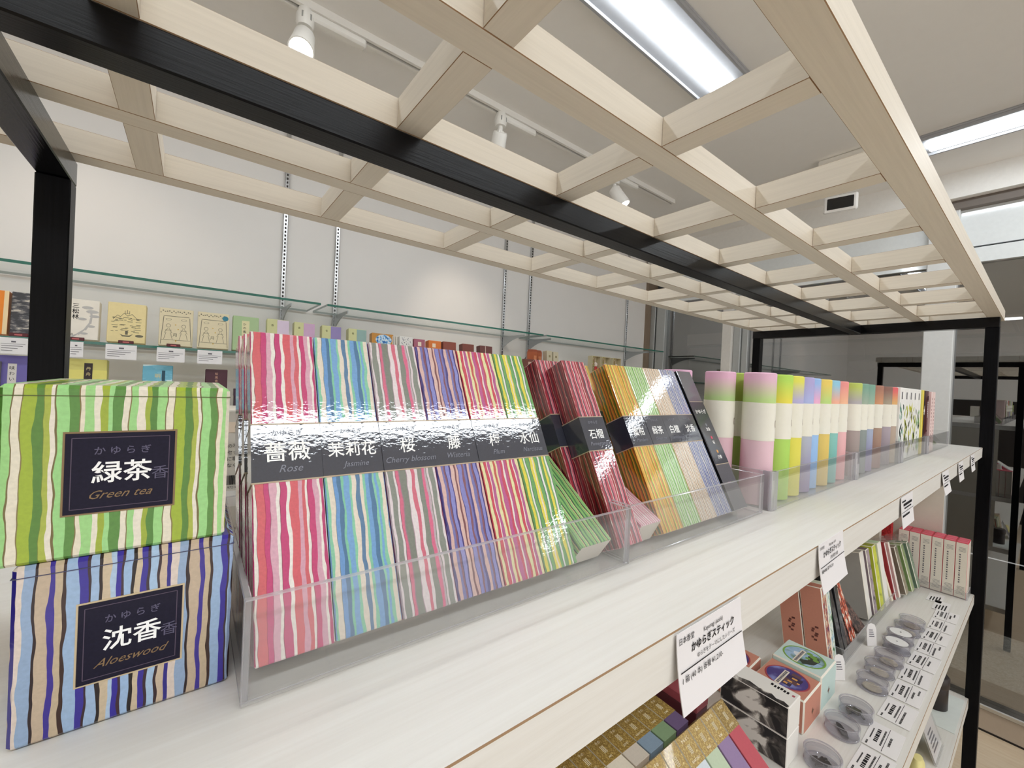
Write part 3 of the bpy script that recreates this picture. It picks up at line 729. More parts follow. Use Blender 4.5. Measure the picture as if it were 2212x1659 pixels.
for i, (lb, c) in enumerate((('pale pink incense box touching the burgundy one', '#ecc9c6'), ('pale pink incense box second past the burgundy one', '#f0d2ce'))):
    o = slim('incense_box', lb, 1.476+i*.032, .186, ZS+.0017, .027, .075, .150, mat(c, .5), spine=mat('#f4dcd8', .5))
    m_ = MB()
    for k in range(12): m_.box(.011, .0145, -.0004, -.0001, .03+.009*k, .035+.009*k)
    m_.build('printed_text', mat('#a06a68', .6), o)
slim('incense_packet', 'olive green packet leaning alone in the last acrylic tray', 1.57, .190, ZS+.012, .06, .016, .125, mat('#7d8f5a', .4), lean=38, cat='packet')
sl_ = thing('plastic_sleeve', 'clear plastic sleeve leaning over the olive packet', 'sleeve', (1.565, .187, ZS+.02), Euler((R(-38), 0, 0)))
MB().box(0, .07, -.002, -.0005, 0, .13, 0).build('film', ACRYL, sl_)

# rear goods on the top shelf glimpsed between the gift boxes and the rose box
rb = thing('incense_carton', 'white carton with barcode seen behind the rose box on the top shelf', 'carton', (.022, .40, ZS))
MB().box(0, .09, 0, .05, 0, .096, 0, .001, 0).build('carton', mat('#dcd7cc', .5), rb)
t = MB(); mx = front(-.0003)
for k, s in enumerate(('の不思議', 'セット', 'に寝かせ', 'なく、品')): t.text(s, .0036, .0022, .066-.0052*k, 0, mx, 'L')
rnd = random.Random(2)
x = .0015
while x < .016:
    wd = rnd.choice((.0003, .0005, .0008)); t.box(x, x+wd, -.0005, -.0002, .036, .0435); x += wd+rnd.choice((.0004, .0006))
t.text('972164', .0026, .003, .0330, 0, mx, 'L')
t.build('printed_text', INK, rb)
MB().box(.0, .03, -.0007, -.0001, .0185, .031).build('price_sticker', WHITE, rb)
MB().box(.0, .09, -.0005, -.0001, .078, .0865).build('cream_stripe', mat('#f4e2cc', .5), rb)

# ------------------------------------------------------------------ price cards hanging on the shelf edges
def hang_card(label, x, z, w, h, lines, tilt=0, yaw=0, y=.1178, small=False, bend=0):
    o = thing('price_card', label, 'price card', (x, y, z), Euler((R(tilt), 0, R(yaw))), group='price cards on the top shelf edge')
    b = MB(); n = 8
    V = []; F = []
    for j in range(n+1):
        zz = -h*j/n; yy = -.0006 - bend*(j/n)**2
        V += [(0, yy, zz), (w, yy, zz), (w, yy+.0005, zz), (0, yy+.0005, zz)]
    for j in range(n):
        a = 4*j; c = a+4
        F += [[a, c, c+1, a+1], [a+1, c+1, c+2, a+2], [a+2, c+2, c+3, a+3], [a+3, c+3, c, a]]
    F += [[0, 1, 2, 3], [4*n+3, 4*n+2, 4*n+1, 4*n]]
    b.add(V, F)
    b.build('card', mat('#efecee', .5, .3, mottle=.01), o, fix=True)
    t = MB()
    def fy(zz): return -.0009 - bend*(zz/h)**2
    for body, sz, lx, lz, al, bold in lines:
        mx = front(fy(lz), 0, 0)
        if body == '-': t.box(.002, w-.002, fy(lz)-.0003, fy(lz), -lz-.00035, -lz)
        elif body.startswith('='):
            rr = random.Random(body+label); xx = lx
            while xx < lx + float(body[1:]):
                l = sz*(.5+rr.random()); t.box(xx, xx+l, fy(lz)-.0003, fy(lz), -lz, -lz+sz); xx += l+sz*.3
        else: t.text(body, sz, lx, -lz, 0, mx, al, 0, bold)
    t.build('printed_text', INK, o)
    return o
L1 = [('日本香堂', .0040, .002, .0060, 'L', .0), ('Kayuragi (stick)', .0036, .0385, .0065, 'C', 0), ('かゆらぎスティック', .0056, .0385, .0128, 'C', .02), ('ゆらぎをテーマにしたシリーズ', .0032, .0415, .0178, 'C', 0), ('-', 0, 0, .0200, '', 0), ('1 箱 (40 本) 各種 ¥1,210-', .0042, .003, .0258, 'L', .0)]
hang_card('white price card for stick incense hung nearest below the trays, largest one', .2085, -.1312, .0740, .0405, L1, bend=.004, tilt=-3)
L2 = [('日本香堂', .0030, .003, .0050, 'L', 0), ('Kayuragi stick', .0036, .038, .0060, 'C', 0), ('かゆらぎスティック', .0058, .037, .0125, 'C', .02), ('石榴 蜜柑 白檀', .0034, .041, .0175, 'C', 0), ('-', 0, 0, .0195, '', 0), ('1箱(40本) 各種¥1,210', .0036, .003, .0245, 'L', .01)]
hang_card('curled white price card on the shelf edge above the salmon boxes', .4285, -.1285, .0725, .0405, L2, bend=.004, tilt=-2, yaw=1)
L3 = [('=.02', .0018, .004, .007, '', 0), ('=.05', .0032, .012, .0125, '', 0), ('=.04', .0016, .016, .0165, '', 0), ('-', 0, 0, .02, '', 0), ('=.04', .0024, .004, .026, '', 0)]
hang_card('white price card on the shelf edge before the red topped boxes', .748, -.1312, .073, .0405, L3, bend=.002, tilt=-2)
hang_card('white price card on the shelf edge below the leaf print boxes', 1.085, -.1312, .073, .0405, L3, bend=.003, tilt=-4)
hang_card('white price card on the shelf edge below the burgundy box', 1.30, -.1312, .073, .0405, L3, bend=.002, tilt=-2)
hang_card('white price card at the very end of the top shelf edge', 1.52, -.1312, .073, .0405, L3, bend=.002, tilt=-2)

# ------------------------------------------------------------------ lower shelf: gold labelled incense boxes
Z2 = -.56
GOLD = blotch('gold_foil', [('#6b521f', 0), ('#8d6f2c', .45), ('#b79a52', .6), ('#d9c382', .75)], (500, 500, 500), 3, .32, 'LINEAR', coat=.4)
GOLDB = blotch('gold_foil_bright', [('#7d5f20', 0), ('#a5823a', .42), ('#c6a858', .58), ('#ead898', .75)], (450, 450, 450), 3, .3, 'LINEAR', coat=.5)
CREMES = {'cream': '#efe6d4', 'white': '#f0f0ee', 'blue white': '#dfe8f0', 'mint': '#c8d8bc', 'lilac': '#9d85ad', 'rose red': '#c75d68', 'pale grey': '#d9cfc2', 'steel blue': '#8ba0b4', 'sage green': '#86a07c', 'plum': '#6d5a80'}
def gold_box(label, x, y, z, w, L, d, lean, col, text, top, foil, group):
    o = thing('incense_box', label, 'incense box', (x, y, z), Euler((R(-lean), 0, 0)), group=group)
    c = mat(CREMES[col], .5, .3, scale=400, mottle=.08)
    MB().box(0, w, 0, d, 0, L, 0, .0005, 0).build('carton', c, o)
    fh = .032
    fo = MB().box(-.0002, w+.0002, -.0003, d+.0002, L-fh, L+.0003, 0, 0, fm={'-x': 1, '+x': 1}).build('foil_label', [foil, mat('#efe9dc', .5)], o)
    t = MB(); mx = front(-.0005)
    zc = L-fh/2
    for k in (-1, 0, 1): t.box(w/2+k*.0021-.0004, w/2+k*.0021+.0004, -.0008, -.0005, zc-.0047, zc+.0047)
    t.text(top, .0042, w/2, zc+.0088, 0, mx, bold=.01)
    t.text(text, .0036, w/2, zc-.0118, 0, mx, bold=.01)
    t.build('lettering', mat('#f7f0d8', .5), fo)
    return o
G1 = 'gold labelled incense boxes leaning in the front row'
rowB = [('rose red', 'JYOYU', 'そのか'), ('lilac', 'SUMI', 'むらさき'), ('mint', 'TANI', 'たに'), ('blue white', 'KANTOKU', 'かんとく'), ('white', 'SONO', 'その'), ('cream', 'AKI', 'その'), ('white', 'JOYO', 'その')]
for i, (c, tx, tp) in enumerate(rowB):
    gold_box('%s gold labelled incense box, %s in the leaning row from the ink print' % (c, ORD[i]), .5976-.0313*i, .1515, -.5463, .0287, .160, .0165, 52.6, c, tx, tp, GOLD if i in (0,) else GOLDB, G1)
G2 = 'gold labelled incense boxes lying in the rear row'
rowA = [('plum', 'SUMI', 'その'), ('sage green', 'TANI', 'その'), ('steel blue', 'KANTOKU', 'その'), ('pale grey', 'JOYO', 'その'), ('cream', 'AKI', 'その'), ('cream', 'SONO', 'その'), ('pale grey', 'AKI', 'その')]
ris = thing('display_riser', 'pale step block carrying the rear gold labelled boxes on the lower shelf', 'riser', (.30, .284, Z2))
MB().box(0, .262, 0, .10, 0, .0872, 0, .0008).build('block', mat('#d8cdbb', .55), ris)
for i, (c, tx, tp) in enumerate(rowA):
    gold_box('%s gold labelled incense box, %s in the flat row from the dark red box' % (c, ORD[i]), .5243-.0300*i, .2875, -.4525, .0280, .052, .018, 88, c, tx, tp, GOLD, G2)
rd = thing('incense_box', 'dark red lidded box lying behind the front gold labelled row', 'incense box', (.586, .2945, Z2))
MB().box(0, .032, 0, .085, 0, .096, 0, .001).build('carton', mat('#5e2430', .5), rd)
MB().box(-.0006, .0326, -.0006, .0856, .096, .110, 0, .0012).build('lid', mat('#a54c58', .45), rd)
# ink print boxes, two stacked
INKART = blotch('ink_wash', [('#151315', 0), ('#242124', .47), ('#5d5754', .53), ('#a9a29c', .57), ('#f0ece6', .60)], (26, 26, 34), 6, .6, 'LINEAR', dist=.6)
INKTOP = blotch('ink_wash_top', [('#1a1819', 0), ('#3a3636', .36), ('#8c8682', .41), ('#f2eee8', .45)], (30, 18, 20), 5, .6, 'LINEAR', dist=.4)
WBOX = mat('#f0ede8', .6, .2, mottle=.02)
for j in range(2):
    o = thing('incense_box', ('white ink painted box at the bottom of its stack beside the gold labels', 'white ink painted box with a red seal, on top of its stack')[j], 'incense box', (.7185, .2225, Z2+.0462*j))
    MB().box(0, .0475, 0, .100, 0, .0458, 0, .0012, 0, fm={'-x': 1, '+z': 0}).build('carton', [WBOX, INKART], o)
    if j:
        pts = [(.0004, .003), (.006, .002), (.010, .010), (.007, .02), (.014, .03), (.009, .045), (.013, .06), (.008, .075), (.012, .088), (.007, .097), (.0004, .097)]
        MB().prism(pts, .0458, .0460).build('ink_print', INKART, o)
        m_ = MB(); rr = random.Random(4)
        for k in range(6): m_.box(.032+.002*rr.random(), .038+.002*rr.random(), .012+.0045*k, .0145+.0045*k+.001*rr.random(), .0458, .0461)
        m_.build('printed_text', INK, o)
        MB().box(.033, .037, .004, .0075, .0458, .0461).build('seal', mat('#b04858', .5), o)
# salmon and green picture boxes
SALMON = mat('#d0907c', .55, .25, scale=300)
SALMON2 = mat('#c07e6c', .55, .25, scale=300)
MINTC = mat('#cfe4df', .55, .25, scale=300)
CRM = mat('#f4efe2', .55)
NIGHT = blotch('night_street', [('#332a5e', 0), ('#51448a', .5), ('#8a94d0', .66)], (30, 40, 30), 2, .5, 'LINEAR')
GARDEN = blotch('garden_view', [('#7fa6c8', 0), ('#a8c8e4', .45), ('#6c8f7c', .58), ('#4c6a50', .66)], (40, 50, 40), 2, .5, 'LINEAR')
def picture_box(label, x, y, z, w, d, h, face, art, ringc, rot=0):
    o = thing('incense_box', label, 'incense box', (x, y, z), (0, 0, R(rot)), group='picture boxes lying on the lower shelf')
    MB().box(0, w, 0, d, 0, h, 0, .0022, 1).build('carton', [face, CRM], o)
    top = Matrix.Translation((w/2, d/2, h)) @ Matrix.Rotation(R(0), 4, 'Z')
    fr_ = MB().lathe([(.0275, .0001), (.0285, .0006), (.0300, .0006), (.0305, .0001)], 40, 0, top, 1.08, 1.12).build('oval_frame', mat(ringc, .5), o)
    pic = MB().lathe([(0, .0003), (.0283, .0003)], 40, 0, top, 1.08, 1.12).build('picture', art, o, fix=True)
    m_ = MB()
    if art is NIGHT:
        for px, py, pw, ph, k in ((-.022, -.012, .010, .016, 0), (-.011, -.018, .011, .020, 1), (.001, -.021, .012, .022, 0), (.014, -.016, .009, .014, 1), (-.018, -.006, .005, .006, 2), (-.008, -.010, .004, .007, 2), (.004, -.014, .005, .008, 2), (-.004, -.020, .004, .004, 2)):
            m_.box(w/2+px, w/2+px+pw, d/2+py, d/2+py+ph, h+.00032, h+.00042+.00004*k, k)
        m_.build('house_print', [mat('#3a2c4e', .5), mat('#6a4a4c', .5), mat('#e2a85a', .5)], pic)
    else:
        m_.prism([(w/2-.026, d/2-.006), (w/2-.014, d/2-.02), (w/2+.006, d/2-.024), (w/2+.02, d/2-.014), (w/2+.008, d/2-.004), (w/2-.006, d/2-.008), (w/2-.016, d/2+.004)], h+.00032, h+.00042, 0)
        for px, py, r_ in ((.012, -.012, .006), (.018, -.004, .005), (.004, -.018, .005), (.0, -.006, .004)): m_.lathe([(0, .00048), (r_, .00048)], 10, 1, Matrix.Translation((w/2+px, d/2+py, h)))
        m_.prism([(w/2-.012, d/2+.006), (w/2+.012, d/2+.004), (w/2+.004, d/2+.018), (w/2-.004, d/2+.016)], h+.00032, h+.00044, 2)
        m_.build('garden_print', [mat('#34403c', .5), mat('#7aa84e', .5), mat('#e4ecf2', .5)], pic)
    b = MB().box(w/2-.030, w/2+.020, d/2+.002, d/2+.010, h+.0005, h+.0008, 0).build('banner', mat('#efe6d8', .5), o)
    m_ = MB(); rr = random.Random(int(x*1000))
    for k in range(9): m_.box(w/2-.027+.005*k, w/2-.0235+.005*k, d/2+.004, d/2+.008, h+.0009, h+.0011)
    m_.build('printed_text', INKGREY, b)
    s = MB(); c = (w/2, .024)
    for k in range(8):
        a = k*math.pi/4; q = .0075 if k % 2 == 0 else .0045
        V = [(c[0]+q*math.cos(a), -.0003, c[1]+q*math.sin(a)), (c[0]+.0022*math.cos(a+.5), -.0003, c[1]+.0022*math.sin(a+.5)), (c[0], -.0003, c[1]), (c[0]+.0022*math.cos(a-.5), -.0003, c[1]+.0022*math.sin(a-.5))]
        s.add(V, [[0, 1, 2, 3]])
    s.build('star_emblem', mat('#8d6a58', .5), o)
    return o
picture_box('salmon box with oval night street picture beside the ink painted stack', .8125, .230, Z2, .0815, .080, .056, SALMON, NIGHT, '#a8424e')
picture_box('pale mint box with green ringed garden picture, lying by the salmon one', .8965, .2305, Z2, .082, .080, .062, MINTC, GARDEN, '#7fae46')
picture_box('salmon picture box farther back, partly under the largest price card', .795, .318, Z2, .0815, .080, .056, SALMON, NIGHT, '#a8424e', rot=2)
# standing boxes
def book(label, x, y, z, w, d, L, side, spine, top=None, lean=8, edge=None, cat='incense box', name='incense_box', ch=.0014, roll=0):
    z = Z2 + .0003 + d*math.sin(R(lean)) + (.0016 if y < .26 and x > 1.09 else 0)
    o = thing(name, label, cat, (x, y, z), Euler((R(-lean), R(roll), 0)), group='slim boxes standing on the lower shelf')
    MB().box(0, w, 0, d, 0, L, 0, ch, 1, fm={'-y': 2, '+z': 3}).build('carton', [side, edge or CRM, spine, top or side], o)
    return o
SP1 = blotch('scenic_spine', [('#5a3a5e', 0), ('#b45a4a', .42), ('#e8d8b8', .52), ('#6a5a9a', .62)], (200, 200, 60), 3, .5)
SP2 = blotch('green_scenic_spine', [('#3d7a4e', 0), ('#e8efe2', .42), ('#9fc4d8', .56), ('#4c6a4a', .66)], (200, 200, 50), 3, .5)
sA = book('salmon upright box with scenic spine behind the mint picture box', 1.035, .2535, Z2+.0055, .024, .04, .160, SALMON, SP1, SALMON2)
sB = book('salmon upright box next to the scenic spined one, farther from the aisle', 1.035, .2955, Z2+.0055, .024, .040, .163, SALMON, SP1, SALMON2)
for o in (sA, sB):
    m_ = MB()
    for k in range(7):
        a = k*.9; m_.box(-.0006, -.0001, .017+.005*math.sin(a*2), .022+.004*math.sin(a*2), .052+.0042*k, .0555+.0042*k)
    m_.build('flower_emblem', mat('#6a3a34', .5), o)
book('pale green scenic upright box touching the salmon ones', 1.0595, .2530, Z2+.0055, .021, .040, .160, mat('#e2ead8', .5), SP2)
DARKB = mat('#141318', .25, .6, coat=.6)
BROWNPAT = blotch('brown_wave_print', [('#2c201e', 0), ('#4a3632', .44), ('#8a6a5e', .52), ('#5a423c', .58)], (90, 90, 90), 3, .4, coat=.3)
FLAME = blotch('flame_print', [('#3a2622', 0), ('#8a2a1c', .40), ('#d8603a', .46), ('#f4e8d8', .54)], (150, 150, 60), 3, .4)
book('glossy black upright box, first past the green scenic one', 1.1085, .252, Z2+.006, .019, .040, .158, DARKB, DARKB, edge=DARKB, lean=13)
book('glossy black upright box, second past the green scenic one', 1.131, .252, Z2+.006, .019, .040, .158, DARKB, DARKB, edge=DARKB, lean=11)
book('brown wave patterned short pack before the black boxes', 1.155, .252, Z2+.004, .018, .035, .085, BROWNPAT, BROWNPAT, edge=BROWNPAT, lean=22)
book('orange flame patterned pack beside the brown wave pack', 1.178, .252, Z2+.004, .016, .035, .112, BROWNPAT, FLAME, edge=FLAME, lean=18)
book('orange flame patterned pack next to the grey upright box', 1.199, .252, Z2+.004, .016, .035, .118, BROWNPAT, FLAME, edge=FLAME, lean=18)
book('brown wave patterned pack lying low by the flame packs', 1.225, .250, Z2+.004, .05, .030, .07, BROWNPAT, BROWNPAT, edge=BROWNPAT, lean=40)
book('grey upright box with a white spine', 1.345, .2575, Z2+.005, .031, .052, .160, mat('#a3a09a', .5), mat('#f2efe8', .5), mat('#b8b5ae', .5), lean=9)
book('mauve upright box between the grey and the lime ones', 1.383, .2535, Z2+.005, .028, .052, .160, mat('#8f7f86', .5), blotch('mauve_spine', [('#4a4648', 0), ('#b0a0a8', .42), ('#c0b0b8', .6)], (120, 120, 40), 3), mat('#7a6a70', .5), lean=9)
book('lime green upright box beside the mauve one', 1.424, .249, Z2+.005, .032, .052, .162, mat('#c2cc3a', .5), blotch('lime_spine', [('#8a9a28', 0), ('#d6dc4a', .38), ('#e2e66a', .6)], (120, 120, 40), 3), mat('#a8b030', .5), lean=9)
book('white upright box with a mint top past the lime one', 1.468, .247, Z2+.005, .034, .052, .162, mat('#e4ecd2', .5), mat('#f6f5f0', .5), mat('#d4ecc8', .5), lean=9)
book('cream slim upright box just past the white one', 1.512, .243, Z2+.005, .012, .045, .110, mat('#f0e6c8', .5), mat('#f4ead0', .5), lean=16)
book('white and red slim box leaning past the cream one', 1.538, .241, Z2+.005, .012, .045, .150, mat('#a33036', .5), mat('#f2e8e4', .5), lean=12, edge=mat('#8c2028', .5))
book('pale pink slim box leaning before the green ones', 1.565, .237, Z2+.005, .012, .045, .146, mat('#e2b8b4', .5), mat('#f4e6e2', .5), lean=12)
for i, (c1, c2, lb) in enumerate((('#7a6a54', '#a89a78', 'brown and olive slim box in clear wrap'), ('#7a9a4c', '#b4c888', 'olive green slim box in clear wrap'), ('#5a7a5e', '#8aa488', 'deep green slim box in clear wrap by the red topped boxes'))):
    o = book(lb, 1.60+.042*i, .229-.006*i, Z2+.006, .026, .045, .128, mat(c1, .4), fade('gb%d' % i, [(c2, 0), (c1, 1)]), lean=14)
    MB().box(-.001, .027, -.001, .046, -.0005, .146, 0).build('clear_sleeve', ACRYL, o)
tray('acrylic_tray', 'long clear acrylic tray of upright boxes on the lower shelf', 1.097, 1.592, .2445, .35, Z2, .030)
# red topped white boxes
RED = mat('#d8384e', .45, .4, scale=300)
WSIDE = mat('#ece6da', .55, .25, scale=300)
proto = None
G3 = 'white boxes with red tops at the end of the lower shelf'
for j in range(3):
    for i in range(6):
        lb = 'white box with red top, %s from the black post, %s rank of the block' % (ORD[i], ORD[j])
        X = 1.7540+.0222*j; Y = .1305+.0245*i
        if proto is None:
            proto = thing('incense_box', lb, 'incense box', (X, Y, Z2+.0017), group=G3)
            MB().box(0, .0218, 0, .0238, 0, .156, 0, .0005, 1, fm={'+z': 1, '-x': 0, '-y': 0, '+y': 1}).build('carton', [WSIDE, RED], proto)
            MB().box(.0015, .0200, .0015, .0222, .156, .1575, 0, .0004).build('end_flap', mat('#e8667a', .45), proto)
            t = MB(); rr = random.Random(9)
            for k in range(13): t.box(-.0004, -.0001, .0135, .0165, .042+.0065*k, .042+.0065*k+.0025+.002*rr.random(), 0)
            for k in range(4): t.box(-.0004, -.0001, .0045, .0185-.002*rr.random(), .142-.0035*k, .1427-.0035*k, 0)
            for k in range(7): t.box(-.0004, -.0001, .0035, .0200-.003*rr.random(), .010+.0035*k, .0107+.0035*k, 0)
            t.build('printed_text', INKGREY, proto)
        else: dup(proto, (X, Y, Z2+.0017), None, lb)
OR = mat('#c8661e', .5)
o = slim('incense_box', 'orange box standing behind the white box with red top', 1.62, .335, Z2, .03, .03, .17, OR)
o = slim('incense_box', 'crimson patterned box beside the red topped block, under the top shelf', 1.73, .290, Z2, .024, .026, .172, blotch('crimson_print', [('#a81c24', 0), ('#c82c30', .5), ('#e05a50', .7)], (150, 150, 150), 3))
o = slim('incense_box', 'white lettered box between the orange and the crimson one', 1.69, .310, Z2, .026, .03, .172, WSIDE)
tray('acrylic_tray', 'clear acrylic tray holding the block of red topped boxes', 1.7505, 1.8235, .1265, .285, Z2, .020)

# glass sample dishes
DISH = glassy('dish_plastic', (.93, .93, .95), .06, .6, .03, haze=.03, hazecol=(.75, .74, .80))
RIM = glassy('dish_rim', (.70, .69, .75), .15, .8, .05, haze=.30, hazecol=(.62, .61, .68))
DX = [.775, .877, .945, 1.059, 1.128, 1.189, 1.262, 1.318, 1.378, 1.425]
def dish(i, x):
    names = ['dark chips', 'a dark stick sample', 'green chips', 'a pale sample', 'a pale sample', 'a pale sample', 'a white disc on top', 'a white disc on top', 'a pale sample', 'a pale sample']
    o = thing('sample_dish', 'round clear dish with %s, %s from the ink painted stack' % (names[i], ORD[i]), 'sample dish', (x, .1935+.002*math.sin(i*2), Z2), (0, 0, R(37*i)), group='clear sample dishes')
    MB().lathe([(0, 0), (.0225, 0), (.0235, .001), (.0235, .0025), (.0225, .003), (.0225, .0165), (.0213, .0165), (.0213, .0015), (0, .0015)], 36, [0, 1, 1, 1, 0, 1, 0, 0]).build('dish', [DISH, RIM], o, smooth=True)
    MB().lathe([(.0245, .0085), (.0245, .0195), (.0240, .0202), (.0225, .0202), (.0222, .0192), (0, .0192)], 36, [0, 1, 1, 1, 0]).build('lid', [DISH, RIM], o, smooth=True)
    rr = random.Random(i)
    if i in (0, 2):
        m_ = MB()
        for k in range(14):
            a = rr.uniform(0, 6.28); q = .012*rr.random()
            mx = Matrix.Translation((q*math.cos(a), q*math.sin(a), .0042+.001*rr.random())) @ Matrix.Rotation(rr.uniform(0, 3), 4, 'Z') @ Matrix.Rotation(rr.uniform(-.5, .5), 4, 'X')
            m_.box(-.005, .005, -.0016, .0016, -.001, .001, 0, 0, mx=mx)
        m_.build('incense_chip', mat('#2d2622' if i == 0 else '#4a4c3c', .6), o)['kind'] = 'stuff'
    elif i == 1:
        MB().prism([(-.016, -.003), (-.004, -.006), (.012, -.004), (.017, .001), (.006, .004), (-.010, .004)], .0018, .0052).build('incense_stick', mat('#1e1a1a', .5), o)
    elif i in (6, 7):
        MB().lathe([(0, .0206), (.0190, .0206), (.0190, .0204)], 32).build('paper_disc', mat('#f4f4f4', .5), o, fix=True)
        MB().lathe([(0, .0210), (.0016, .0210), (.0016, .0206)], 12).build('centre_mark', mat('#4a4a52', .5), o, fix=True)
    else:
        MB().lathe([(0, .0030), (.014, .0030), (.0150, .0016)], 20).build('incense_powder', mat('#cfc3a8' if i % 2 else '#d8cdb4', .8), o, fix=True)
for i, x in enumerate(DX): dish(i, x)

# price cards lying along the lower shelf edge
CARDM = mat('#f3f0f0', .55, .25, mottle=.01)
def flat_card(i, x, w=.0745, first=False):
    o = thing('price_card', 'printed price card lying by the lower shelf edge, %s from the ink painted stack' % ORD[i], 'price card', (x, .1275, Z2), (0, 0, R((-1.2, .6, -.8, .4, .9)[i % 5])), group='price cards lying on the lower shelf edge')
    MB().box(0, w, 0, .0425, .0003, .0012, 0).build('card', CARDM, o)
    t = MB(); rr = random.Random(i*7+1)
    def line(x0, x1, y, h):
        xx = x0
        while xx < x1:
            l = h*(.5+.9*rr.random()); t.box(xx, min(x1, xx+l), y, y+h, .0012, .0014); xx += l+h*.35
    line(.004, .014, .0365, .0022); line(.024, .054, .0355, .0016)
    line(.020, .058, .0270, .0048)
    line(.016, .062, .0212, .0022)
    t.box(.003, w-.003, .0183, .0189, .0012, .0014)
    line(.024 if i % 2 else .006, .050, .0120, .0028)
    if i % 3 == 0: line(.044, .064, .0060, .0026)
    t.build('printed_text', INK, o)
CX = [.800, .880, .9775, 1.061, 1.142, 1.2205, 1.300, 1.378, 1.458, 1.537]
for i, x in enumerate(CX): flat_card(i, x)
for i, (x, y) in enumerate(((1.62, .150), (1.675, .165))):
    pass
for i, (x, y, lb) in enumerate(((1.2345, .2290, 'small white tag card standing between the dishes and the long acrylic tray'), (1.030, .2365, 'small white tag card standing beside the mint picture box'))):
    o = thing('tag_card', lb, 'tag card', (x, y, Z2+.0004), (R(-6), 0, R(-35)), group='small standing tags')
    pts = [(-.011, 0), (.011, 0), (.0115, .035), (.008, .046), (0, .049), (-.008, .046), (-.0115, .035)]
    MB().prism(pts, -.0005, .0005, 0, Matrix.Rotation(R(90), 4, 'X')).build('card', CARDM, o)
    t = MB()
    for k in range(4): t.box(-.006, .006-.001*k, -.0009, -.0006, .020+.0045*k, .0215+.0045*k)
    t.build('printed_text', INKGREY, o)
for i, (x, y, lb) in enumerate(((1.600, .150, 'small price card lying flat near the red topped boxes'), (1.655, .168, 'small price card lying flat against the front of the red topped block'))):
    o = thing('price_card', lb, 'price card', (x, y, Z2)); MB().box(0, .075, 0, .030, .0003, .0011).build('card', CARDM, o)
    t = MB()
    for k in range(4): t.box(.006, .05-.004*k, .005+.0055*k, .0075+.0055*k, .0011, .0013)
    t.build('printed_text', INK, o)

# ------------------------------------------------------------------ bottom shelf glimpsed past the edge
Z3 = -.865
for i in range(4):
    c = ('#e9dcb8', '#d9e0c8', '#efe2c0', '#e0cdb8')[i]
    o = slim('incense_box', '%s striped box standing on the bottom shelf, %s from the dark jar' % (('cream and black', 'green and black', 'yellow and black', 'rust and black')[i], ORD[i]), 1.52-.06*i, .175, Z3+.0088, .05, .06, .115, stripes('bot%d' % i, ('efe4cc:6 2a2624:3 9ac08a:5 f2ead6:5 2c2826:2 c86a5a:3', 'dfe8d0:6 1e2a22:3 5a9a6a:5 f2ead6:5', 'f2e6b0:6 2a2622:3 e8d890:5 8a5a4a:3', 'e8c8b8:5 5a2420:3 f0e2d0:6 2a2220:2')[i], wrap=.2), lean=8)
jar = thing('dark_jar', 'dark brown cylindrical jar on the bottom shelf beneath the price cards', 'jar', (1.70, .176, Z3))
MB().lathe([(0, 0), (.026, 0), (.028, .003), (.028, .075), (.025, .080), (0, .080)], 32).build('body', mat('#241c1b', .4), jar, smooth=True)
MB().lathe([(.0285, .062), (.030, .064), (.030, .088), (.027, .092), (0, .092)], 32).build('lid', mat('#2e2524', .4), jar, smooth=True)
hd = thing('sign_holder', 'clear acrylic sign holder with a price card on the bottom shelf', 'sign holder', (1.42, .135, Z3+.0026), (R(-20), 0, R(0)))
MB().box(0, .10, 0, .002, 0, .075, 0, .0003, 1).box(0, .10, .004, .006, 0, .10, 0, .0003, 1).box(0, .1, .002, .004, 0, .003).build('holder', [ACRYL, ACEDGE], hd)
MB().box(.004, .096, .0024, .0034, .005, .070).build('card', CARDM, hd)
t = MB()
for k in range(5): t.box(.02, .075-.004*k, .0019, .0023, .018+.009*k, .0215+.009*k)
t.build('printed_text', INKGREY, hd)
wrp = thing('paper_sheet', 'white paper sheet lying at the end of the bottom shelf', 'paper', (1.60, .125, Z3))
MB().box(0, .20, 0, .20, .0003, .0016).build('sheet', mat('#e6ece8', .6), wrp)
bag = thing('incense_packet', 'soft yellow packet on the bottom shelf in front of the striped boxes', 'packet', (1.335, .158, Z3))
MB().lathe([(0, 0), (.018, 0), (.023, .008), (.024, .022), (.021, .042), (.014, .053), (0, .055)], 24, 0, None, 1.0, .55).build('pouch', mat('#f0e6a0', .5), bag, smooth=True)

# ------------------------------------------------------------------ back wall: slotted standards, glass shelves, brackets
STX = [.283, .4875, 1.408, 1.601, 2.535]
def standard(label, x):
    o = thing('slotted_standard', label, 'shelf standard', (x, YB, -.5), group='slotted steel standards on the back wall')
    MB().box(-.008, .008, -.012, 0, -.6, 1.5, 0, .001).build('upright', STEEL, o)
    m_ = MB()
    for k in range(100): m_.box(-.0030, .0030, -.0128, -.0121, -.10+.0155*k, -.0915+.0155*k)
    m_.build('slot', mat('#26221f', .6), o)
    return o
for x, lb in zip(STX, ('above the pale lavender boxes, near the gap between glass shelves', 'just past the gap between the first two glass shelves', 'above the small brown boxes', 'above the lantern boxes, beyond the second glass gap', 'beside the brown corner jamb')):
    standard('chrome slotted wall standard ' + lb, x)
GZ1, GZ2, GZ3 = .259, .0565, -.147
GYF = 1.69
SPANS = [(-.62, .375, 'first'), (.398, 1.500, 'second'), (1.523, 2.64, 'third')]
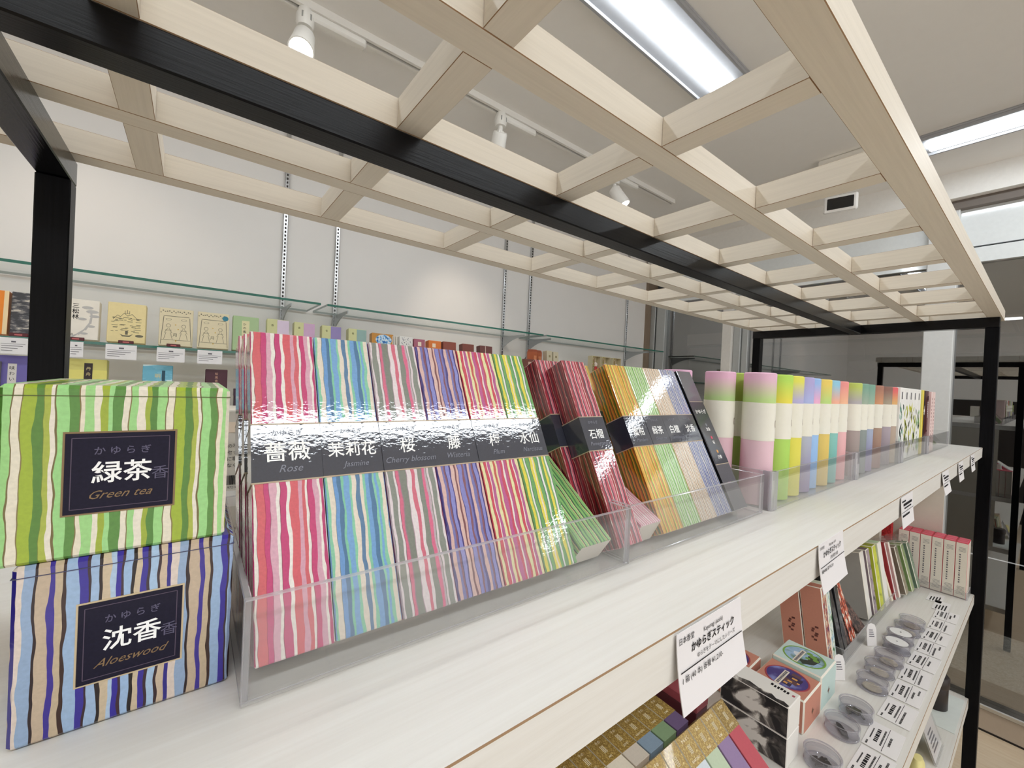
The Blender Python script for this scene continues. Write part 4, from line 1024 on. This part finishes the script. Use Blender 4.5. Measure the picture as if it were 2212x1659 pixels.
def glass_shelf(x0, x1, z, label, br):
    o = thing('glass_shelf', label, 'glass shelf', (x0, GYF, z))
    W = x1-x0; D = YB-.014-GYF
    MB().box(0, W, 0, D, -.008, 0, 0, 0, 0, fm={'-y': 1, '+x': 2, '-x': 2, '+y': 2}).build('pane', [GLASS, GLEDGE, mat('#8f9a97', .3, .6)], o)
    for b in br:
        mm = MB()
        n = 10; L = D-.05
        top = [(L*(1-i/n), -.0082) for i in range(n+1)]
        V = []; F = []
        for i in range(n+1):
            f = i/n; y = D-L*f; h = .010+.055*(1-f)**2.2
            V += [(b-x0-.002, y, -.0082), (b-x0+.002, y, -.0082), (b-x0+.002, y, -.0082-h), (b-x0-.002, y, -.0082-h)]
        for i in range(n):
            a = 4*i; c = a+4
            F += [[a, a+1, c+1, c], [a+1, a+2, c+2, c+1], [a+2, a+3, c+3, c+2], [a+3, a, c, c+3]]
        F += [[3, 2, 1, 0], [4*n, 4*n+1, 4*n+2, 4*n+3]]
        mm.add(V, F); mm.build('bracket', mat('#b4b8bb', .35, .5, metal=.6), o, fix=True)
    return o
BR = [(.283,), (.4875, 1.408), (1.601, 2.535)]
for z, nm in ((GZ1, 'upper empty'), (GZ2, 'middle loaded'), (GZ3, 'lowest loaded')):
    for (x0, x1, o_), br in zip(SPANS, BR):
        where = {'first': 'beside the black post', 'second': 'between the two gaps', 'third': 'by the brown jamb'}[o_]
        glass_shelf(x0, x1, z, '%s glass wall shelf with green edge, section %s' % (nm, where), br)

# ------------------------------------------------------------------ goods on the glass wall shelves
WB = 1.705
def wall_box(label, x0, x1, z, h, base, d=.035, lean=6, y=WB, name='incense_box', cat='incense box', yaw=0, group='incense boxes on the glass wall shelf'):
    o = thing(name, label, cat, (x0, y, z+d*math.sin(R(lean))+.0004), Euler((R(-lean), 0, R(yaw))), group=group)
    MB().box(0, x1-x0, 0, d, 0, h, 0, .0012).build('carton', base, o)
    return o
def art(o, items, mats, name='printed_design'):
    """items: functions that add to a mesh in the plane of the front face"""
    m_ = MB(); items(m_); return m_.build(name, mats, o)
ox = wall_box('bright orange box on the glass shelf, at the dark scaly box', -.46, -.397, GZ2, .118, mat('#f08a1e', .4))
MB().box(.055, .0632, -.0005, -.0001, .0, .118).build('pale_border', mat('#f4dcae', .5), ox)
bk = wall_box('dark grey box with pale cloud scales and gold lettering, by the black post', -.392, -.318, GZ2, .118, blotch('cloud_scales', [('#3b3b40', 0), ('#55555a', .47), ('#8c8884', .54), ('#c8c0b4', .62)], (40, 40, 130), 3, .45))
art(bk, lambda m: [m.text('金', .016, .052, .088, 0, front(-.0004)), m.text('木', .016, .052, .066, 0, front(-.0004))], mat('#d8a04a', .4), 'lettering')
LINE = mat('#6e6a58', .6); LINE2 = mat('#8d8a86', .6)
pn = wall_box('cream box with pine tree painting and vertical lettering beside the black post', -.287, -.2225, GZ2, .117, mat('#eee8dc', .5))
def pine(m):
    mx = front(-.0004)
    for i, c in enumerate('三松林'): m.text(c, .015, .016, .092-.016*i, 0, mx, bold=.01)
    m.text('上品', .006, .008, .012, 0, mx)
art(pn, pine, INK, 'lettering')
def pine2(m):
    pts = [(.008, .008), (.02, .016), (.034, .03), (.044, .05), (.047, .070), (.044, .088)]
    for (a, b), (c, d) in zip(pts, pts[1:]): m.quad([(a, -.0004, b), (c, -.0004, d), (c+.004, -.0004, d), (a+.005, -.0004, b-.003)])
    for x, z, s in ((.050, .083, .011), (.040, .094, .010), (.055, .070, .009), (.030, .06, .008), (.048, .04, .008), (.035, .018, .007)):
        m.lathe([(0, 0), (s, 0)], 14, 0, front(-.00045, x, z), 1.2, .45)
art(pn, pine2, mat('#bdbbb8', .6), 'pine_print')
bt = wall_box('pale yellow box printed with a boat, waves and hills', -.205, -.119, GZ2, .120, mat('#ead9a0', .5, scale=120))
def boat(m):
    rr = random.Random(5)
    for k in range(46):
        x = rr.uniform(.008, .066); z = rr.uniform(.030, .075); l = rr.uniform(.004, .014)
        m.box(x, x+l, -.0005, -.0001, z, z+.0012)
    hills = [(.012, .07), (.022, .083), (.028, .078), (.036, .09), (.044, .082), (.054, .088), (.066, .074)]
    for (a, b), (c, d) in zip(hills, hills[1:]): m.quad([(a, -.0004, b), (c, -.0004, d), (c, -.0004, d-.0016), (a, -.0004, b-.0016)])
    hull = [(.028, .026), (.034, .018), (.050, .018), (.058, .027), (.049, .022), (.035, .022)]
    m.quad([(a, -.0004, b) for a, b in hull])
    m.box(.040, .046, -.0005, -.0001, .024, .036)
    m.lathe([(0, 0), (.008, 0)], 14, 0, front(-.0004, .072, .022), 1.2, .5)
    m.text('山', .014, .043, .088, 0, front(-.0004))
art(bt, boat, LINE, 'boat_print')
def robe(label, x0, x1, sticker=False):
    o = wall_box(label, x0, x1, GZ2, .120, mat('#e2d6b4', .5, scale=120))
    W = x1-x0
    def f(m):
        q = .004
        for a, b in (((q, .004), (q+.006, .092)), ((W-q, .004), (W-q-.006, .092)), ((q+.006, .094), (W-q-.006, .094))):
            dx = (b[0]-a[0]); m.quad([(a[0], -.0004, a[1]), (a[0]+.0015, -.0004, a[1]), (b[0]+.0015, -.0004, b[1]), (b[0], -.0004, b[1])]) if a[1] != b[1] else m.box(a[0], b[0], -.0005, -.0001, a[1], a[1]+.0014)
        for k in range(15): m.box(.002+.0052*k, .0052+.0052*k, -.0005, -.0001, .104+.006*abs(math.sin(k*1.3)), .106+.007*abs(math.sin(k*1.3)))
        for cx in (W*.27, W*.72):
            m.lathe([(.0062, 0), (.0072, 0)], 16, 0, front(-.0004, cx, .084), 1, .45)
            m.lathe([(.0048, 0), (.0058, 0)], 16, 0, front(-.0004, cx, .064))
            for s in (-1, 1):
                m.quad([(cx+s*.002, -.0004, .056), (cx+s*.010, -.0004, .040), (cx+s*.0088, -.0004, .040), (cx+s*.001, -.0004, .056)])
                m.quad([(cx+s*.006, -.0004, .042), (cx+s*.011, -.0004, .020), (cx+s*.010, -.0004, .020), (cx+s*.005, -.0004, .042)])
            m.box(cx-.008, cx+.008, -.0005, -.0001, .049, .0500)
        m.box(.006, W-.006, -.0005, -.0001, .018, .0190)
        m.text('月', .013, W*.46, .030, 0, front(-.0004))
    art(o, f, LINE, 'figure_print')
    def g(m):
        m.box(W*.46, W*.46+.003, -.0006, -.0001, .066, .069); m.box(W*.54, W*.54+.003, -.0006, -.0001, .052, .055); m.box(W*.48, W*.48+.003, -.0006, -.0001, .014, .018)
    art(o, g, mat('#d8b04a', .4), 'gold_mark')
    if sticker:
        s = MB().lathe([(0, .0002), (.0085, .0002)], 20, 0, front(-.0004, W-.011, .104)).build('round_sticker', mat('#2e7f96', .5), o, fix=True)
    return o
robe('beige box with line drawn robed figures, without a sticker', -.088, -.0035)
robe('beige box with line drawn robed figures and a round teal sticker', .008, .0935, True)
gb = wall_box('sage green tall box with a cream name slip behind the rose box', .104, .180, GZ2, .1195, mat('#a9c493', .5))
MB().box(.026, .048, -.0005, -.0001, .03, .104).build('name_slip', mat('#e2dcae', .5), gb)
art(gb, lambda m: [m.text(c, .010, .034, .088-.013*i, 0, front(-.0007)) for i, c in enumerate('かの香')], INK, 'lettering')
for i, (x0, c, nm) in enumerate(((.205, '#dccbe0', 'pale lavender'), (.292, '#cfaacb', 'orchid pink'), (.388, '#9486bc', 'violet'), (.487, '#93b3ae', 'grey teal'))):
    o = wall_box('two tone box, half yellow green and half %s, on the glass shelf' % nm, x0, x0+.070, GZ2, .122-.001*i, mat('#d2d39c', .5), lean=6)
    MB().box(.032, .0704, -.0006, .03, .0, .1205-.001*i, 0, .0006).build('coloured_half', mat(c, .5), o)
    art(o, lambda m: [m.text('香', .009, .017, .096, 0, front(-.0004))], mat('#5c5a30', .6), 'lettering')
am = wall_box('amber box with a blue flowered oval on the glass shelf', .580, .672, GZ2, .112, mat('#c98a2c', .4, coat=.4), d=.03)
MB().lathe([(0, 0), (.030, 0)], 32, 0, front(-.0005, .05, .086), 1.15, .75).build('oval', blotch('blue_flowers', [('#e8eef4', 0), ('#a8d0ee', .45), ('#3c8cd0', .54), ('#1e5ca8', .6)], (110, 110, 110), 2), am, fix=True)
wf2 = wall_box('white box with fine floral print on the glass shelf', .700, .760, GZ2, .110, mat('#eeece8', .5))
def flo(m):
    rr = random.Random(8)
    for k in range(22): m.lathe([(0, 0), (rr.uniform(.0012, .0028), 0)], 6, 0, front(-.0004, rr.uniform(.008, .055), rr.uniform(.07, .106)))
art(wf2, flo, mat('#8a8c94', .6), 'floral_print')
for i in range(3):
    wall_box('slim white box edge standing in the row before the floral one, %s of three' % ORD[i], .684-.0085*i, .690-.0085*i, GZ2, .107, mat('#e4e0d6', .5), lean=6)
for x0, x1, h, c, nm in ((.766, .818, .105, '#b06478', 'rose pink box with a white square'), (.836, .899, .105, '#d9772e', 'orange box with a pale square'), (.909, .977, .107, '#8a4636', 'reddish brown box with no square'), (1.012, 1.076, .106, '#7a4034', 'dark brown box, first of two by the steel standard'), (1.111, 1.184, .106, '#6b3c38', 'dark brown box with a pale streak by the steel standard')):
    o = wall_box('small %s on the glass shelf' % nm, x0, x1, GZ2, h, mat(c, .45))
    if 'square' in nm and 'no' not in nm: MB().box(.018, .034, -.0006, -.0001, .074, .092).build('square_label', mat('#f2e2cc', .5), o)
    if 'streak' in nm: MB().box(.03, .033, -.0006, -.0001, .03, .104).build('pale_streak', mat('#e0d0c4', .5), o)
HEX = [(.5*math.cos(math.pi/3*k), .5*math.sin(math.pi/3*k)) for k in range(6)]
for i, x in enumerate((1.462, 1.512)):
    o = thing('lantern_box', 'hexagonal terracotta lantern box on the glass shelf, %s of the pair' % ORD[i], 'lantern box', (x, 1.735+.02*i, GZ2))
    MB().prism([(a*.062, b*.062) for a, b in HEX], .0005, .105).build('carton', mat('#b5613c', .5), o)
    MB().lathe([(.031, .105), (.026, .118), (0, .120)], 6, 0).build('lid', mat('#9c4c30', .5), o)
    MB().quad([(-.009, -.0275, .05), (.009, -.0275, .05), (.009, -.0275, .085), (-.009, -.0275, .085)]).build('window_print', mat('#d88a5e', .5), o)
for i, x in enumerate((1.553, 1.602)):
    o = wall_box('slim cream box with a small square emblem, %s past the lantern boxes' % ORD[i], x, x+.040, GZ2, .117-.003*i, mat('#d9d0b4', .5))
    MB().box(.014, .026, -.0006, -.0001, .080, .092).build('square_emblem', mat('#9c8c62', .5), o)
bb = wall_box('big brown box with a dark bow lying in front of the lantern boxes', 1.385, 1.535, GZ2, .062, mat('#7c4a40', .5), y=1.695, lean=0, d=.03)
MB().box(.02, .05, -.0006, -.0001, .018, .048).box(.095, .13, -.0006, -.0001, .015, .045).build('pale_label', mat('#d8b8a8', .5), bb)
MB().quad([(.0, .01, .0625), (.012, .005, .078), (.010, .014, .0625)]).quad([(.09, .01, .0625), (.103, .005, .074), (.098, .014, .0625)]).build('bow', mat('#1c1416', .5), bb)
for i, (x, c) in enumerate(((1.910, '#c8342e'), (1.998, '#e8e0d0'), (2.105, '#d86a78'))):
    o = thing('doll_box', 'small open cream box framing a %s doll on the glass shelf' % ('red', 'white', 'pink')[i], 'doll box', (x, 1.70, GZ2))
    MB().box(0, .003, 0, .035, 0, .118).box(.075, .078, 0, .035, 0, .118).box(.003, .075, 0, .035, .115, .118).box(.003, .075, 0, .035, 0, .003).box(.003, .075, .033, .035, .003, .115).build('frame', mat('#d9cfae', .5), o)
    MB().box(.003, .022, .0, .004, .003, .115).build('patterned_flap', blotch('flap%d' % i, [('#b8a86a', 0), ('#7a8a4a', .45), ('#c0607a', .55), ('#e8dcc0', .62)], (120, 120, 120), 2), o)
    MB().lathe([(0, .003), (.022, .003), (.020, .02), (.014, .045), (.010, .055), (0, .058)], 20, 0, Matrix.Translation((.048, .018, 0))).build('doll_robe', mat(c, .5), o, smooth=True)
    MB().lathe([(0, .052), (.010, .056), (.014, .066), (.012, .076), (.006, .082), (0, .083)], 20, 0, Matrix.Translation((.048, .018, 0))).build('doll_head', mat('#f2e4d8', .5), o, smooth=True)
# price cards and red tabs on the middle glass shelf edge
def glass_card(label, x0, x1, z0=.0525, z1=.009):
    o = thing('price_card', label, 'price card', (x0, GYF-.0025, z0))
    W = x1-x0
    MB().box(0, W, 0, .0008, z1-z0, 0).build('card', mat('#efeef0', .6), o)
    t = MB(); rr = random.Random(int(abs(x0)*999))
    mx = front(-.0003)
    t.box(W*.42, W*.58, -.0005, -.0001, -.0125, -.0085)
    t.box(.003, W-.004, -.0004, -.0001, -.0168, -.0160)
    for k in range(3): t.box(.004, .004+W*(.75-.18*k), -.0005, -.0001, -.0225-.0062*k, -.0212-.0062*k)
    t.build('printed_text', INKGREY, o)
glass_card('white price card under the dark scaly box on the glass shelf', -.405, -.3545)
glass_card('white price card under the pine painting box on the glass shelf', -.278, -.249)
glass_card('white price card under the boat box on the glass shelf', -.2035, -.1355)
glass_card('white price card under the robed figure box without sticker', -.0895, -.0215)
glass_card('white price card under the teal stickered box', .0105, .0765)
for x, lb in ((-.390, 'the dark scaly box'), (-.283, 'the pine painting box'), (-.178, 'the boat box'), (-.0675, 'the robed figure box')):
    o = thing('name_tab', 'small dark red name tab on the glass shelf before ' + lb, 'name tab', (x, 1.6925, GZ2))
    MB().box(0, .034, 0, .008, 0, .0095, 0, .001).build('block', mat('#5c1c24', .4), o)
    MB().box(.010, .024, -.0004, -.0001, .003, .0065).build('lettering', mat('#c86a6a', .5), o)
# boxes on the lowest glass shelf
vb = wall_box('violet box with white name slip on the lowest glass shelf', -.41, -.350, GZ3, .150, mat('#6f66ae', .5), lean=4)
MB().box(.016, .032, -.0006, -.0001, .06, .128).build('name_slip', mat('#dcd8d4', .5), vb)
art(vb, lambda m: [m.text(c, .011, .024, .112-.015*i, 0, front(-.0008)) for i, c in enumerate('味わい')], INK, 'lettering')
gy = wall_box('grey rounded tin before the violet box on the lowest glass shelf', -.46, -.405, GZ3, .135, mat('#8c8a82', .5), y=1.698, lean=0, name='incense_tin', cat='tin')
yw = wall_box('yellow box with dark name slip on the lowest glass shelf', -.2805, -.2015, GZ3, .150, mat('#d9d27a', .5), lean=4)
MB().box(.0, .079, -.0005, -.0001, 0, .118).build('bright_lower_half', mat('#e8e07c', .5), yw)
nb = MB().box(.031, .0485, -.0008, -.0001, .05, .138).build('name_slip', mat('#2e2222', .5), yw)
art(nb, lambda m: [m.text(c, .011, .040, .118-.016*i, 0, front(-.0011)) for i, c in enumerate('丹舟')], mat('#d8c890', .5), 'lettering')
cyb = wall_box('sky blue box with white clouds on the lowest glass shelf', -.1225, -.0505, GZ3, .142, blotch('sky_print', [('#6fb8d2', 0), ('#7ec2da', .5), ('#d8eef2', .62), ('#f0f8f8', .68)], (20, 20, 60), 2), lean=4)
MB().box(.046, .054, -.0006, -.0001, .092, .125).build('name_slip', mat('#1e4a5e', .5), cyb)
MB().text('明', .015, .036, .102, 0, front(-.0005)).build('lettering', mat('#e8d48c', .5), cyb)
mr = wall_box('maroon box with gold vertical lettering on the lowest glass shelf', .034, .0945, GZ3, .136, mat('#4c2432', .5), lean=4)
art(mr, lambda m: [m.text(c, .009, .030, .118-.012*i, 0, front(-.0004)) for i, c in enumerate('松風香')], mat('#d8a890', .5), 'lettering')
pb = wall_box('dark plum lidded box on the lowest glass shelf behind the rose box', .115, .18, GZ3, .074, mat('#3c2438', .4), lean=0)
MB().box(-.001, .066, -.001, .036, .050, .0745, 0, .001).build('lid', mat('#47293f', .4), pb)
glass_card('white price card under the plum box on the lowest glass shelf', .112, .165, -.151, -.185)

# ------------------------------------------------------------------ small things seen outside through the glass
ol = thing('outdoor_lamp', 'small bright bar lamp outside the shop window beyond the lattice end', 'lamp', (5.0, .21, .66))
MB().box(-.02, .02, -.05, .05, -.008, .008, 0, .003).build('diffuser', emis('outdoor_lamp', (1, 1, 1), 6), ol)
MB().box(.02, .9, -.01, .01, -.01, .01).build('arm', mat('#2a2a2c', .5), ol)

ws = thing('window_sticker', 'small square black and yellow sticker on the shop window above the pink tubes', 'sticker', (XW+.0035, .958, .365), (0, 0, R(-90)))
MB().box(-.028, .028, 0, .0004, -.025, .025).build('backing', mat('#d8d6ce', .5), ws)
MB().prism([(-.022, -.018), (.022, .020), (-.022, .020)], 0, .0003, 0, front(-.0001)).build('dark_corner', mat('#2a2a2e', .5), ws)
MB().prism([(-.022, -.018), (.022, -.018), (.022, .020)], 0, .0003, 0, front(-.0001)).build('yellow_corner', mat('#d8b04a', .5), ws)
pl = thing('pendant_lamp', 'dark bowl shaped pendant lamp outside the window above the muted tubes', 'pendant lamp', (4.5, .985, .22))
MB().lathe([(0, 0), (.05, .006), (.085, .03), (.10, .075), (.096, .078), (.05, .085), (0, .09)], 28).build('shade', mat('#4a4a48', .6), pl, smooth=True)
MB().tube((0, 0, .09), (0, 0, 1.13), .004).build('cord', mat('#1a1a1a', .6), pl)

la = bpy.data.lights.new('paving_fill', 'SPOT'); la.energy = 100; la.color = (1, .97, .9); la.spot_size = R(75); la.spot_blend = .6; la.shadow_soft_size = .1  # added spot without a fitting, brightens the paving outside
lo = bpy.data.objects.new('paving_fill', la); COL.objects.link(lo); lo.location = (3.9, -.1, ZC+1.2)
